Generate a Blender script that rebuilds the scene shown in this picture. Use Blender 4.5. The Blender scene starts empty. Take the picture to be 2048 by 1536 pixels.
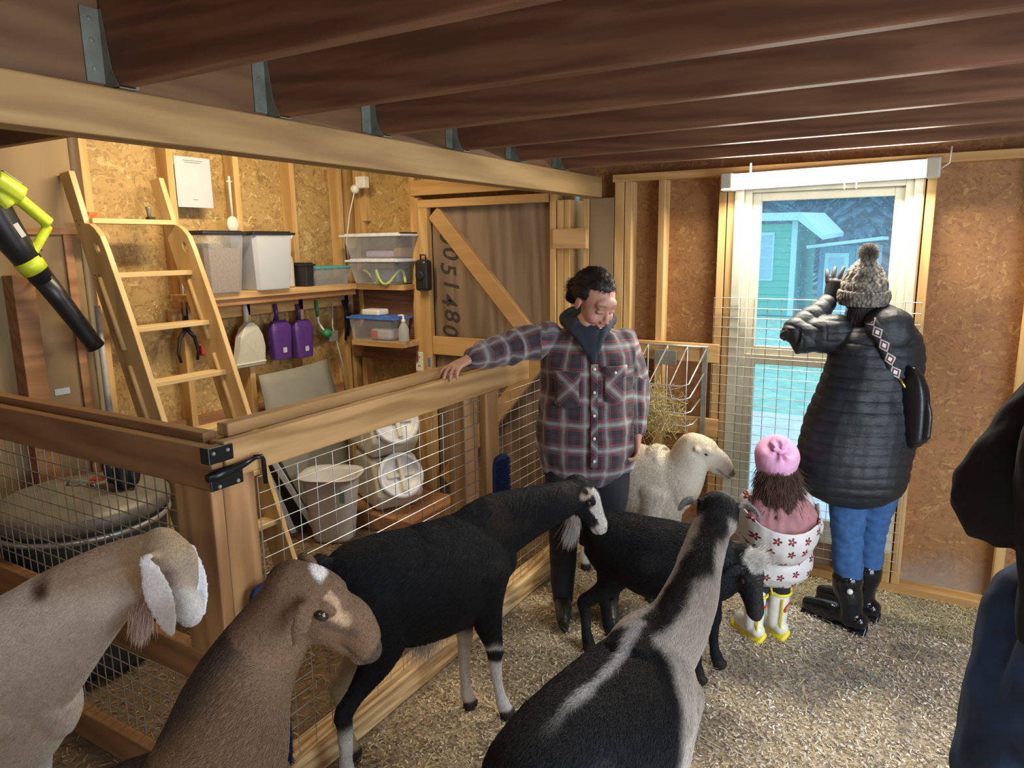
import bpy, bmesh, math, random
import numpy as np
from mathutils import Vector, Matrix
PI = math.pi
random.seed(7)
RNG = np.random.default_rng(11)
SC = bpy.context.scene
COL = SC.collection

# ------------------------------------------------------------------ camera
CAM_H, FPX = 1.72, 1435.0
YAW, PIT, ROL = math.radians(-30.74), math.radians(10.9), math.radians(-0.78)
_f = np.array([math.sin(YAW) * math.cos(PIT), math.cos(YAW) * math.cos(PIT), -math.sin(PIT)])
_r = np.array([math.cos(YAW), -math.sin(YAW), 0.0])
_u = np.cross(_r, _f)
CR = _r * math.cos(ROL) + _u * math.sin(ROL)
CU = -_r * math.sin(ROL) + _u * math.cos(ROL)
CF = _f
CC = np.array([0, 0, CAM_H])
cam = bpy.data.objects.new('camera', bpy.data.cameras.new('camera'))
COL.objects.link(cam)
cam.data.sensor_width = 36
cam.data.lens = FPX / 2048 * 36
cam.data.clip_start = 0.05
cam.data.clip_end = 300
cam.matrix_world = Matrix(((CR[0], CU[0], -CF[0], CC[0]), (CR[1], CU[1], -CF[1], CC[1]),
                           (CR[2], CU[2], -CF[2], CC[2]), (0, 0, 0, 1)))
SC.camera = cam
SC.view_settings.view_transform = 'Standard'
SC.view_settings.look = 'None'
SC.view_settings.gamma = 1
SC.view_settings.use_curve_mapping = False
SC.view_settings.exposure = 0.5

# ------------------------------------------------------------------ world: overcast daylight
W = bpy.data.worlds.new('sky'); SC.world = W; W.use_nodes = True
bgn = W.node_tree.nodes['Background']
bgn.inputs[0].default_value = (0.60, 0.80, 1.0, 1)
bgn.inputs[1].default_value = 1.5

def area(name, loc, rot, sx, sy, power, color):
    l = bpy.data.lights.new(name, 'AREA'); l.shape = 'RECTANGLE'; l.size = sx; l.size_y = sy
    l.energy = power; l.color = color
    o = bpy.data.objects.new(name, l); COL.objects.link(o); o.location = loc; o.rotation_euler = rot
    return o
# the tube over the window, the tube in the store bay, and two added fill lamps out of frame, without fixtures
area('window_tube_light', (-0.51, 3.66, 2.0), (math.radians(-28), 0, 0), 0.9, 0.07, 27, (1.0, 0.92, 0.76))
area('store_tube_light', (-2.62, 2.40, 2.52), (0, math.radians(32), 0), 0.1, 1.2, 22, (1.0, 0.83, 0.54))
area('pen_fill_light', (0.2, -0.9, 2.06), (math.radians(20), 0, 0), 1.2, 0.12, 14, (1.0, 0.95, 0.9))
area('side_fill_light', (1.15, 1.5, 2.06), (0, math.radians(14), 0), 0.12, 1.2, 34, (0.86, 0.93, 1.0))
# the open barn door behind and to the right lets the sky in
area('doorway_daylight', (2.55, 0.6, 1.15), (0, math.radians(90), 0), 2.0, 2.4, 88, (0.74, 0.86, 1.0))

# ------------------------------------------------------------------ ray helpers (calibrated from the photo)
def ray(px, py):
    return CF + (px - 1024) / FPX * CR - (py - 768) / FPX * CU
def at(px, py, ax, v):
    k = 'xyz'.index(ax); D = ray(px, py)
    return Vector(CC + D * ((v - CC[k]) / D[k]))
def pl(px, py, p0, heading, lat=0.0):
    a = math.radians(heading); n = np.array([-math.sin(a), math.cos(a), 0])
    q = np.array([p0[0], p0[1], 0]) + n * lat
    D = ray(px, py)
    return Vector(CC + D * (((q - CC) @ n) / (D @ n)))

# ------------------------------------------------------------------ object helpers
def tag(o, label=None, cat=None, group=None, kind=None):
    if label: o['label'] = label
    if cat: o['category'] = cat
    if group: o['group'] = group
    if kind: o['kind'] = kind
    return o
def empty(name, loc=(0, 0, 0), rz=0):
    o = bpy.data.objects.new(name, None); COL.objects.link(o)
    o.location = loc; o.rotation_euler = (0, 0, rz); o.empty_display_size = 0.05
    return o
def link(name, me, m, parent=None, smooth=False):
    o = bpy.data.objects.new(name, me); COL.objects.link(o)
    ms = m if isinstance(m, (list, tuple)) else [m]
    if not me.materials:
        for x in ms: me.materials.append(x)
    if smooth: me.polygons.foreach_set('use_smooth', [True] * len(me.polygons))
    if parent is not None: o.parent = parent
    return o
def obj(name, bm, m, parent=None, smooth=False, bevel=0.0, seg=2):
    bmesh.ops.recalc_face_normals(bm, faces=bm.faces)
    me = bpy.data.meshes.new(name); bm.to_mesh(me); bm.free()
    o = link(name, me, m, parent, smooth)
    if bevel:
        b = o.modifiers.new('bevel', 'BEVEL'); b.width = bevel; b.segments = seg
        b.limit_method = 'ANGLE'; b.angle_limit = math.radians(40)
    return o
def wbox(bm, lo, hi):
    r = bmesh.ops.create_cube(bm, size=1)
    c = [(lo[i] + hi[i]) / 2 for i in range(3)]; s = [abs(hi[i] - lo[i]) for i in range(3)]
    for v in r['verts']:
        v.co = Vector((v.co.x * s[0] + c[0], v.co.y * s[1] + c[1], v.co.z * s[2] + c[2]))
    return r['verts']
def box(name, lo, hi, m, parent=None, bevel=0.003, mi=0):
    bm = bmesh.new(); wbox(bm, lo, hi)
    return obj(name, bm, m, parent, bevel=bevel)
def beam(bm, a, b, w, h, up=(0, 0, 1)):
    """a board from a to b, w across, h along up"""
    a, b = Vector(a), Vector(b); t = (b - a); L = t.length; t.normalize()
    s = t.cross(Vector(up)).normalized(); u = s.cross(t)
    r = bmesh.ops.create_cube(bm, size=1)
    for v in r['verts']:
        c = v.co.copy()
        v.co = a + t * (c.x + .5) * L + s * c.y * w + u * c.z * h
    return r['verts']
def tube(bm, pts, r, n=8, cap=True):
    pts = [Vector(p) for p in pts]; rings = []
    prev = None
    for i, p in enumerate(pts):
        t = (pts[min(i + 1, len(pts) - 1)] - pts[max(i - 1, 0)]).normalized()
        if prev is None:
            s = t.cross(Vector((0, 0, 1)))
            if s.length < 1e-3: s = t.cross(Vector((1, 0, 0)))
            s.normalize()
        else:
            s = (prev - t * prev.dot(t)).normalized()
        prev = s; u = s.cross(t)
        rr = r[i] if isinstance(r, (list, tuple)) else r
        rings.append([bm.verts.new(p + (s * math.cos(2 * PI * k / n) + u * math.sin(2 * PI * k / n)) * rr) for k in range(n)])
    for a, b in zip(rings, rings[1:]):
        for k in range(n): bm.faces.new((a[k], a[(k + 1) % n], b[(k + 1) % n], b[k]))
    if cap:
        bm.faces.new(rings[0]); bm.faces.new(rings[-1][::-1])
def crom(P, k):
    """catmull-rom resample of rows of numbers, k steps per span"""
    P = np.asarray(P, float)
    if k <= 1 or len(P) < 2: return P
    E = np.vstack([2 * P[0] - P[1], P, 2 * P[-1] - P[-2]]); out = []
    for i in range(1, len(E) - 2):
        for j in range(k):
            t = j / k
            out.append(.5 * ((2 * E[i]) + (-E[i - 1] + E[i + 1]) * t + (2 * E[i - 1] - 5 * E[i] + 4 * E[i + 1] - E[i + 2]) * t * t
                             + (-E[i - 1] + 3 * E[i] - 3 * E[i + 1] + E[i + 2]) * t ** 3))
    out.append(P[-1]); return np.array(out)
def loft(bm, rows, side=(0, 1, 0), n=20, k=4, round_ends=True, power=2.0):
    """rows: (x,y,z, r_side, r_other). side = direction of r_side."""
    rows = [list(r) if len(r) == 5 else list(r) + [r[3]] for r in rows]
    R = crom(rows, k); R[:, 3:] = np.maximum(R[:, 3:], 0.001)
    side = Vector(side).normalized(); rings = []
    N = len(R)
    def frame(i):
        t = Vector(R[min(i + 1, N - 1), :3] - R[max(i - 1, 0), :3]).normalized()
        s = side - t * side.dot(t)
        if s.length < .05: s = t.orthogonal()
        s.normalize(); return t, s, s.cross(t)
    def ring(p, s, u, a, b):
        out = []
        for q in range(n):
            c, d = math.cos(2 * PI * q / n), math.sin(2 * PI * q / n)
            if power != 2.0:
                c = math.copysign(abs(c) ** (2 / power), c); d = math.copysign(abs(d) ** (2 / power), d)
            out.append(bm.verts.new(p + s * c * a + u * d * b))
        return out
    for i in range(N):
        t, s, u = frame(i); p = Vector(R[i, :3]); a, b = R[i, 3], R[i, 4]
        if i == 0 and round_ends:
            m = min(a, b)
            for f in (0.95, .75, .4):
                rings.append(ring(p - t * m * f * .9, s, u, a * math.sqrt(1 - f * f), b * math.sqrt(1 - f * f)))
        rings.append(ring(p, s, u, a, b))
        if i == N - 1 and round_ends:
            m = min(a, b)
            for f in (.4, .75, .95):
                rings.append(ring(p + t * m * f * .9, s, u, a * math.sqrt(1 - f * f), b * math.sqrt(1 - f * f)))
    for a, b in zip(rings, rings[1:]):
        for q in range(n): bm.faces.new((a[q], a[(q + 1) % n], b[(q + 1) % n], b[q]))
    bm.faces.new(rings[0]); bm.faces.new(rings[-1][::-1])
def ell(bm, c, r, rot=None, n=14):
    q = bmesh.ops.create_uvsphere(bm, u_segments=n, v_segments=max(8, n * 2 // 3), radius=1)
    M = rot if rot is not None else Matrix.Identity(3)
    r = (r, r, r) if isinstance(r, (int, float)) else r
    for v in q['verts']:
        v.co = Vector(c) + M @ Vector((v.co.x * r[0], v.co.y * r[1], v.co.z * r[2]))
    return q['verts']
def fuse(bm, voxel=0.008, smooth=6, factor=.5, matrix=None):
    """one continuous skin over all shapes in bm"""
    bmesh.ops.recalc_face_normals(bm, faces=bm.faces)
    me = bpy.data.meshes.new('tmp'); bm.to_mesh(me); bm.free()
    o = bpy.data.objects.new('tmp', me); COL.objects.link(o)
    m = o.modifiers.new('r', 'REMESH'); m.mode = 'VOXEL'; m.voxel_size = voxel; m.adaptivity = 0
    if smooth:
        s = o.modifiers.new('s', 'SMOOTH'); s.factor = factor; s.iterations = smooth
    dg = bpy.context.evaluated_depsgraph_get()
    out = bpy.data.meshes.new_from_object(o.evaluated_get(dg))
    bpy.data.objects.remove(o); bpy.data.meshes.remove(me)
    if matrix is not None: out.transform(matrix)
    out.materials.clear()
    return out
def vco(me):
    a = np.empty(len(me.vertices) * 3, np.float32); me.vertices.foreach_get('co', a); return a.reshape(-1, 3)
def vno(me):
    a = np.empty(len(me.vertices) * 3, np.float32); me.vertices.foreach_get('normal', a); return a.reshape(-1, 3)
def set_col(me, c, name='Col'):
    at_ = me.attributes.new(name, 'FLOAT_COLOR', 'POINT')
    c = np.asarray(c, np.float32); c = np.hstack([c[:, :3], np.ones((len(c), 1), np.float32)])
    at_.data.foreach_set('color', c.ravel())
def set_vec(me, c, name):
    at_ = me.attributes.new(name, 'FLOAT_VECTOR', 'POINT')
    at_.data.foreach_set('vector', np.asarray(c, np.float32).ravel())
def vnoise(P, s, seed=0):
    """cheap smooth 3-d value noise, -1..1"""
    P = np.asarray(P, float) * s + seed * 17.3
    i = np.floor(P).astype(np.int64); f = P - i; f = f * f * (3 - 2 * f); out = np.zeros(len(P))
    for dx in (0, 1):
        for dy in (0, 1):
            for dz in (0, 1):
                h = (i[:, 0] + dx) * 374761393 + (i[:, 1] + dy) * 668265263 + (i[:, 2] + dz) * 2147483647
                h = (h ^ (h >> 13)) * 1274126177; h = (h ^ (h >> 16)) & 0xffff
                w = (f[:, 0] if dx else 1 - f[:, 0]) * (f[:, 1] if dy else 1 - f[:, 1]) * (f[:, 2] if dz else 1 - f[:, 2])
                out += w * (h / 32767.5 - 1)
    return out
def soup(name, V, F, m, parent=None, col=None):
    """mesh from numpy: V (n,3), F (k, 3 or 4)"""
    me = bpy.data.meshes.new(name)
    V = np.asarray(V, np.float32); F = np.asarray(F, np.int32); k = F.shape[1]
    me.vertices.add(len(V)); me.vertices.foreach_set('co', V.ravel())
    me.loops.add(F.size); me.loops.foreach_set('vertex_index', F.ravel())
    me.polygons.add(len(F)); me.polygons.foreach_set('loop_start', np.arange(0, F.size, k, dtype=np.int32))
    me.update(calc_edges=True)
    if col is not None: set_col(me, col)
    return link(name, me, m, parent)

# ------------------------------------------------------------------ material helpers
class NT:
    def __init__(s, name):
        s.m = bpy.data.materials.new(name); s.m.use_nodes = True; s.t = s.m.node_tree
        s.b = s.t.nodes['Principled BSDF']; s.out = s.t.nodes['Material Output']
    def n(s, ty, **k):
        x = s.t.nodes.new(ty)
        for a, v in k.items():
            if hasattr(x, a): setattr(x, a, v)
            else: x.inputs[a].default_value = v
        return x
    def l(s, a, b): s.t.links.new(a, b)
    def coord(s, scale=(1, 1, 1), rot=(0, 0, 0), loc=(0, 0, 0), src='Object', attr=None):
        if attr:
            c = s.n('ShaderNodeAttribute', attribute_name=attr).outputs['Vector']
        elif src == 'Position':
            c = s.n('ShaderNodeNewGeometry').outputs['Position']
        else:
            c = s.n('ShaderNodeTexCoord').outputs[src]
        mp = s.n('ShaderNodeMapping'); mp.inputs['Scale'].default_value = scale
        mp.inputs['Rotation'].default_value = rot; mp.inputs['Location'].default_value = loc
        s.l(c, mp.inputs['Vector']); return mp.outputs[0]
    def noise(s, vec, scale, detail=4, rough=.55, dist=0):
        x = s.n('ShaderNodeTexNoise'); x.inputs['Scale'].default_value = scale; x.inputs['Detail'].default_value = detail
        x.inputs['Roughness'].default_value = rough; x.inputs['Distortion'].default_value = dist
        s.l(vec, x.inputs['Vector']); return x.outputs['Fac']
    def ramp(s, fac, stops, interp='LINEAR'):
        x = s.n('ShaderNodeValToRGB'); x.color_ramp.interpolation = interp
        e = x.color_ramp.elements
        while len(e) > 1: e.remove(e[-1])
        for i, (p, c) in enumerate(stops):
            q = e[0] if i == 0 else e.new(p)
            q.position = p; q.color = (*c, 1) if len(c) == 3 else c
        s.l(fac, x.inputs[0]); return x.outputs[0]
    def mix(s, a, b, f, mode='MIX'):
        x = s.n('ShaderNodeMix', data_type='RGBA', blend_type=mode)
        for v, i in ((f, 0), (a, 6), (b, 7)):
            if hasattr(v, 'is_output'): s.l(v, x.inputs[i])
            else: x.inputs[i].default_value = v if i == 0 else ((*v, 1) if len(v) == 3 else v)
        return x.outputs[2]
    def math(s, op, a, b=0.0, c=None):
        x = s.n('ShaderNodeMath', operation=op)
        for i, v in enumerate((a, b, c)):
            if v is None: continue
            if hasattr(v, 'is_output'): s.l(v, x.inputs[i])
            else: x.inputs[i].default_value = v
        return x.outputs[0]
    def bump(s, h, strength=.3, dist=.01):
        x = s.n('ShaderNodeBump'); x.inputs['Strength'].default_value = strength; x.inputs['Distance'].default_value = dist
        s.l(h, x.inputs['Height']); s.l(x.outputs[0], s.b.inputs['Normal'])
    def set(s, **k):
        for a, v in k.items():
            i = s.b.inputs[a.replace('_', ' ')]
            if hasattr(v, 'is_output'): s.l(v, i)
            else: i.default_value = (*v, 1) if isinstance(v, tuple) and len(v) == 3 else v
        return s
def plain(name, c, rough=.6, metal=0, var=.12, scale=30, bump=0.0, **k):
    t = NT(name); v = t.coord()
    f = t.noise(v, scale)
    lo = tuple(max(0, x * (1 - var)) for x in c); hi = tuple(min(1, x * (1 + var)) for x in c)
    t.set(Base_Color=t.ramp(f, [(.3, lo), (.7, hi)]), Roughness=rough, Metallic=metal, **k)
    if bump: t.bump(f, bump, .005)
    return t.m
def wood(name, c0, c1, axis='x', grain=22, rough=.62, knots=True, seed=0, streak=None, bump=.12, spec=.35, wave=.22):
    """sawn timber, grain along axis"""
    t = NT(name); i = 'xyz'.index(axis)
    sc = [1.0] * 3; sc[i] = .09
    info = t.n('ShaderNodeObjectInfo')
    v0 = t.coord(src='Object')
    add = t.n('ShaderNodeVectorMath', operation='ADD'); t.l(v0, add.inputs[0])
    cmb = t.n('ShaderNodeCombineXYZ'); r = t.math('MULTIPLY', info.outputs['Random'], 23.0)
    for q in range(3): t.l(r, cmb.inputs[q])
    t.l(cmb.outputs[0], add.inputs[1])
    mp = t.n('ShaderNodeMapping'); mp.inputs['Scale'].default_value = sc; mp.inputs['Location'].default_value = (seed, seed * 2, seed * 3)
    t.l(add.outputs[0], mp.inputs[0]); v = mp.outputs[0]
    a = t.noise(v, grain * .45, 3, .5, .6); b = t.noise(v, grain * 2.6, 5, .65, .2)
    wv = t.n('ShaderNodeTexWave', wave_type='BANDS', bands_direction='DIAGONAL'); wv.inputs['Scale'].default_value = grain * .32
    wv.inputs['Distortion'].default_value = 9; wv.inputs['Detail'].default_value = 2; wv.inputs['Detail Scale'].default_value = 1.2
    t.l(v, wv.inputs['Vector'])
    g = t.math('ADD', t.math('MULTIPLY', a, .55), t.math('ADD', t.math('MULTIPLY', b, .25), t.math('MULTIPLY', wv.outputs['Fac'], wave)))
    mid = tuple((x + y) / 2 for x, y in zip(c0, c1))
    col = t.ramp(g, [(.34, c0), (.5, mid), (.66, c1)])
    if knots:
        sk = [3.2] * 3; sk[i] = 1.5
        mp2 = t.n('ShaderNodeMapping'); mp2.inputs['Scale'].default_value = sk; t.l(add.outputs[0], mp2.inputs[0])
        vo = t.n('ShaderNodeTexVoronoi'); vo.inputs['Scale'].default_value = 1.0; t.l(mp2.outputs[0], vo.inputs['Vector'])
        kd = t.ramp(vo.outputs['Distance'], [(.022, (1, 1, 1)), (.05, (0, 0, 0))])
        col = t.mix(col, tuple(x * .30 for x in c0), kd)
    if streak: col = t.mix(col, streak, t.ramp(t.noise(v, 3.0, 2), [(.5, (0, 0, 0)), (.72, (.8, .8, .8))]))
    t.set(Base_Color=col, Roughness=rough); t.b.inputs['Specular IOR Level'].default_value = spec
    t.bump(g, bump, .004); return t.m
def osb(name, c0, c1, c2, scale=1.0, rough=.6):
    """pressed strand board: overlapping flakes at random angles"""
    t = NT(name); v = t.coord(src='Object')
    ds = t.n('ShaderNodeTexNoise'); ds.inputs['Scale'].default_value = 3.5 * scale; t.l(v, ds.inputs['Vector'])
    dv = t.n('ShaderNodeVectorMath', operation='MULTIPLY_ADD'); t.l(ds.outputs['Color'], dv.inputs[0]); dv.inputs[1].default_value = (.25,) * 3; t.l(v, dv.inputs[2])
    cols = []
    for k, (rot, st) in enumerate((((.5, .4, .6), (30, 9, 9)), ((-.7, 1.1, -.5), (9, 9, 34)), ((1.2, -.6, .9), (11, 32, 11)))):
        mp = t.n('ShaderNodeMapping'); mp.inputs['Rotation'].default_value = rot
        mp.inputs['Scale'].default_value = tuple(x * scale for x in st); t.l(dv.outputs[0], mp.inputs[0])
        vo = t.n('ShaderNodeTexVoronoi'); vo.inputs['Scale'].default_value = 1.0; vo.inputs['Randomness'].default_value = 1; t.l(mp.outputs[0], vo.inputs['Vector'])
        sp = t.n('ShaderNodeSeparateColor'); t.l(vo.outputs['Color'], sp.inputs[0])
        cols.append(sp.outputs[0])
    sel = t.noise(v, 26 * scale, 2)
    s1 = t.ramp(sel, [(.47, (0, 0, 0)), (.49, (1, 1, 1))]); s2 = t.ramp(t.noise(v, 19 * scale, 2), [(.55, (0, 0, 0)), (.57, (1, 1, 1))])
    g = t.mix(cols[0], cols[1], s1); g = t.mix(g, cols[2], s2)
    fine = t.noise(v, 150 * scale, 4, .7)
    col = t.ramp(g, [(0, c0), (.45, c1), (.85, c1), (1, c2)])
    col = t.mix(col, t.ramp(fine, [(.3, (.5, .5, .5)), (.7, (1, 1, 1))]), .5, 'MULTIPLY')
    col = t.mix(col, t.ramp(t.noise(v, 1.7, 3), [(.3, (.72, .68, .62)), (.65, (1, 1, 1))]), 1.0, 'MULTIPLY')
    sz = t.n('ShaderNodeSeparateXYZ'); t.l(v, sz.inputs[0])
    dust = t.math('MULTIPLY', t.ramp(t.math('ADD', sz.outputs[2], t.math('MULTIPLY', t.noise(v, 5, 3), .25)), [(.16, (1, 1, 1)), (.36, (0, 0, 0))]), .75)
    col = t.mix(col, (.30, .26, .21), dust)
    t.set(Base_Color=col, Roughness=rough); t.bump(g, .25, .004); return t.m
def seethru(name, c, alpha=.35, rough=.25):
    """thin cloudy plastic or glass"""
    t = NT(name); t.set(Base_Color=c, Roughness=rough)
    tr = t.n('ShaderNodeBsdfTransparent'); tr.inputs[0].default_value = (.97, .98, 1, 1)
    mx = t.n('ShaderNodeMixShader'); fr = t.n('ShaderNodeLayerWeight'); fr.inputs[0].default_value = .35
    f = t.math('MINIMUM', t.math('ADD', alpha, t.math('MULTIPLY', fr.outputs['Facing'], .35)), 1.0)
    t.l(f, mx.inputs[0]); t.l(tr.outputs[0], mx.inputs[1]); t.l(t.b.outputs[0], mx.inputs[2]); t.l(mx.outputs[0], t.out.inputs[0])
    return t.m
def emis(name, c, s):
    t = NT(name); t.set(Base_Color=c, Emission_Color=c, Emission_Strength=s); return t.m
def attrmat(name, rough=.7, attr='Col', fine=90, amt=.25, sheen=0.0, bump=.15, stretch=(1, 1, 1), spec=.3):
    """colour from the object's own coat colours"""
    t = NT(name); a = t.n('ShaderNodeAttribute', attribute_name=attr)
    f = t.noise(t.coord(scale=stretch), fine, 4, .65)
    col = t.mix(a.outputs['Color'], t.ramp(f, [(.3, (1 - amt * 2,) * 3), (.7, (1, 1, 1))]), 1.0, 'MULTIPLY')
    t.set(Base_Color=col, Roughness=rough); t.b.inputs['Specular IOR Level'].default_value = spec
    if sheen: t.b.inputs['Sheen Weight'].default_value = sheen
    t.bump(f, bump, .004); return t.m

M = {}
M['ledger'] = wood('dark_ledger_wood', (.13, .06, .025), (.22, .11, .045), 'y')
M['joist'] = wood('dark_joist_wood', (.135, .058, .030), (.235, .108, .056), 'x', rough=.55, grain=34)
M['joist_y'] = wood('brown_ledger_wood', (.26, .12, .05), (.42, .21, .095), 'y')
M['beam'] = wood('pale_beam_wood', (.27, .155, .056), (.42, .26, .10), 'y', rough=.7)
M['stud'] = wood('stud_wood', (.46, .26, .09), (.62, .39, .155), 'z')
M['stud_x'] = wood('plate_wood', (.44, .235, .075), (.60, .36, .14), 'x')
M['fence_y'] = wood('fence_rail_wood', (.28, .15, .055), (.47, .28, .115), 'y', streak=(.18, .09, .03))
M['fence_x'] = wood('gate_rail_wood', (.19, .09, .034), (.31, .155, .062), 'x')  # darker than the fence wood: the gate's shade is put into the colour
M['fence_z'] = wood('fence_post_wood', (.25, .12, .045), (.42, .23, .095), 'z', streak=(.18, .09, .035))
M['gnawed'] = wood('gnawed_rail_wood', (.36, .19, .07), (.78, .55, .27), 'y', grain=45, streak=(.22, .12, .05))
M['ladder'] = wood('ladder_pine', (.47, .30, .12), (.62, .42, .19), 'z', grain=14, knots=False, rough=.4)
M['ladder_y'] = wood('ladder_step_pine', (.50, .33, .14), (.68, .48, .23), 'y', grain=14, knots=False, rough=.4)
M['shelf_y'] = wood('shelf_board_wood', (.42, .23, .085), (.62, .38, .16), 'y')
M['shelf_x'] = wood('shelf_board_wood_x', (.42, .23, .085), (.62, .38, .16), 'x')
M['osb'] = osb('strand_board', (.29, .13, .045), (.40, .19, .066), (.54, .30, .115), 1.9)
M['osb2'] = osb('pale_strand_board', (.36, .21, .07), (.56, .36, .13), (.76, .56, .26), 1.6)
M['brace'] = wood('brace_wood', (.42, .23, .085), (.62, .38, .16), 'x', grain=16, wave=.03)
M['ply'] = wood('plywood', (.22, .14, .068), (.30, .205, .105), 'z', grain=5, knots=False)
M['doorply'] = wood('worn_door_plywood', (.15, .095, .055), (.26, .18, .115), 'z', grain=16, knots=False, streak=(.30, .22, .15), rough=.75)
M['white'] = plain('white_paint', (.80, .78, .70), .45, var=.05)
M['vinyl'] = plain('cream_window_frame', (.52, .49, .38), .5, var=.08, scale=12)
M['wire'] = plain('galvanised_wire', (.50, .50, .47), .38, .75, var=.2)
M['wire_dull'] = plain('dull_wire', (.27, .24, .2), .5, .5, var=.2)
M['steel'] = plain('galvanised_steel', (.21, .21, .165), .5, .2, var=.25, scale=18)
M['black'] = plain('black_plastic', (.018, .018, .02), .35)
M['blackmetal'] = plain('black_iron', (.02, .022, .024), .3, .6)
M['tapegreen'] = plain('lime_plastic', (.56, .66, .03), .4)
M['purple'] = plain('purple_plastic', (.085, .03, .19), .35)
M['offwhite'] = plain('off_white_plastic', (.62, .58, .47), .4, var=.06)
M['pail'] = plain('pale_grey_plastic', (.55, .52, .50), .45, var=.05)
M['vault'] = plain('milky_plastic', (.66, .62, .52), .38, var=.08, scale=8)
M['teal'] = plain('teal_lid', (.03, .42, .45), .4)
M['bluelid'] = plain('blue_lid', (.07, .20, .62), .35)
M['green'] = plain('green_plastic', (.01, .24, .08), .45)
M['navy'] = plain('navy_bristles', (.008, .018, .075), .8, bump=.8, scale=160)
M['paper'] = plain('paper', (.50, .52, .56), .35, var=.04, scale=9, bump=.3)
M['ink'] = plain('grey_ink', (.18, .18, .2), .7)
M['marker'] = plain('black_marker', (.045, .035, .03), .8)
M['clear'] = seethru('clear_plastic', (.80, .82, .84), .13)
M['clear2'] = seethru('frosted_plastic', (.60, .60, .62), .5, .4)
M['smoke'] = seethru('grey_clear_plastic', (.42, .42, .42), .38)
M['lid_white'] = plain('translucent_white_lid', (.72, .73, .78), .35)
M['feed'] = plain('brown_feed', (.20, .12, .07), .95, var=.5, scale=180, bump=.6)
M['salt'] = plain('white_mineral', (.52, .56, .58), .9, var=.1, scale=220, bump=.3)
M['pvc'] = plain('grey_pvc', (.36, .36, .36), .4)
M['canlid'] = plain('weathered_can_lid', (.20, .18, .14), .5, .3, var=.4, scale=5)
M['can'] = plain('dark_drum', (.05, .055, .05), .5, .2)
M['sheet'] = plain('grey_board', (.24, .225, .185), .6, var=.12, scale=3)
M['red'] = plain('red_plastic', (.5, .03, .02), .4)
M['orange'] = plain('orange_plastic', (.9, .16, .02), .4)
M['twine'] = plain('orange_twine', (.62, .14, .06), .8)
M['glow'] = emis('tube_glow', (1.0, .97, .86), 9.0)
M['brass'] = plain('brass', (.7, .5, .15), .3, .9)
M['cloth_grey'] = plain('grey_webbing', (.42, .43, .44), .6)
M['cloth_black'] = plain('black_nylon', (.012, .013, .018), .55)
# ================================================================== THE SETTING
def floor_mat():
    t = NT('shavings_floor'); v = t.coord(src='Object')
    big = t.noise(v, 1.6, 3, .6); mid = t.noise(v, 7, 4, .65); fine = t.noise(v, 70, 5, .75)
    vo = t.n('ShaderNodeTexVoronoi'); vo.inputs['Scale'].default_value = 95; t.l(v, vo.inputs['Vector'])
    sp = t.n('ShaderNodeSeparateColor'); t.l(vo.outputs['Color'], sp.inputs[0])
    col = t.ramp(sp.outputs[0], [(0, (.40, .29, .18)), (.5, (.60, .47, .31)), (1, (.76, .64, .45))])
    col = t.mix(col, t.ramp(fine, [(.3, (.45, .42, .38)), (.62, (1, 1, 1))]), 1.0, 'MULTIPLY')
    # damp grey manure streaks
    dm = t.ramp(t.math('ADD', t.math('MULTIPLY', big, .6), t.math('MULTIPLY', mid, .4)), [(.52, (0, 0, 0)), (.64, (1, 1, 1))])
    col = t.mix(col, (.14, .135, .14), t.mix((0, 0, 0), dm, .6))
    sx = t.n('ShaderNodeSeparateXYZ'); t.l(v, sx.inputs[0])
    lf = t.ramp(t.math('ADD', t.math('MULTIPLY', sx.outputs[0], 1.0), 2.2), [(.50, (1, 1, 1)), (.56, (0, 0, 0))])
    dirt = t.ramp(t.noise(v, 22, 5, .7), [(.3, (.10, .06, .032)), (.7, (.26, .17, .095))])
    col = t.mix(col, dirt, lf)
    t.set(Base_Color=col, Roughness=.95); t.bump(t.math('ADD', fine, mid), .7, .012); return t.m
M['floor'] = floor_mat()
def struct(o): o['kind'] = 'structure'; return o
bm = bmesh.new(); bmesh.ops.create_grid(bm, x_segments=140, y_segments=140, size=3.6)
for v in bm.verts:
    v.co.x += -0.9; v.co.y += .6
P_ = np.array([v.co[:] for v in bm.verts]); hz = vnoise(P_, 4, 1) * .006 + vnoise(P_, 15, 2) * .004 - .006
for v, h in zip(bm.verts, hz): v.co.z = h
struct(obj('floor', bm, M['floor'], smooth=True))

TN = [0]
def trim(lo, hi, m, bevel=.003):
    TN[0] += 1
    return struct(box('trim_%d' % TN[0], lo, hi, m, bevel=bevel))
FY, WY = 3.80, 3.885          # stud fronts and board face of the window wall
def wall(name, boxes, m):
    bm = bmesh.new()
    for lo, hi in boxes: wbox(bm, lo, hi)
    return struct(obj(name, bm, m))
wall('wall_north', [((-1.76, WY, 0), (-.88, WY + .02, 2.36)), ((-.14, WY, 0), (2.6, WY + .02, 2.36)),
                    ((-.88, WY, 0), (-.14, WY + .02, .24)), ((-.88, WY, 1.99), (-.14, WY + .02, 2.36))], M['osb'])
wall('wall_north_store', [((-3.7, WY, 0), (-1.87, WY + .02, 2.9)), ((-1.95, 4.12, 0), (-1.70, 4.14, 2.4))], M['osb2'])
wall('wall_west', [((-3.67, 1.98, 0), (-3.65, WY, 2.9))], M['osb2'])
wall('wall_west_panel', [((-3.62, -1.0, 0), (-3.60, 1.98, 2.9))], M['ply'])
wall('wall_south', [((-3.6, -1.62, 0), (2.6, -1.6, 2.9))], M['osb'])
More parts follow.
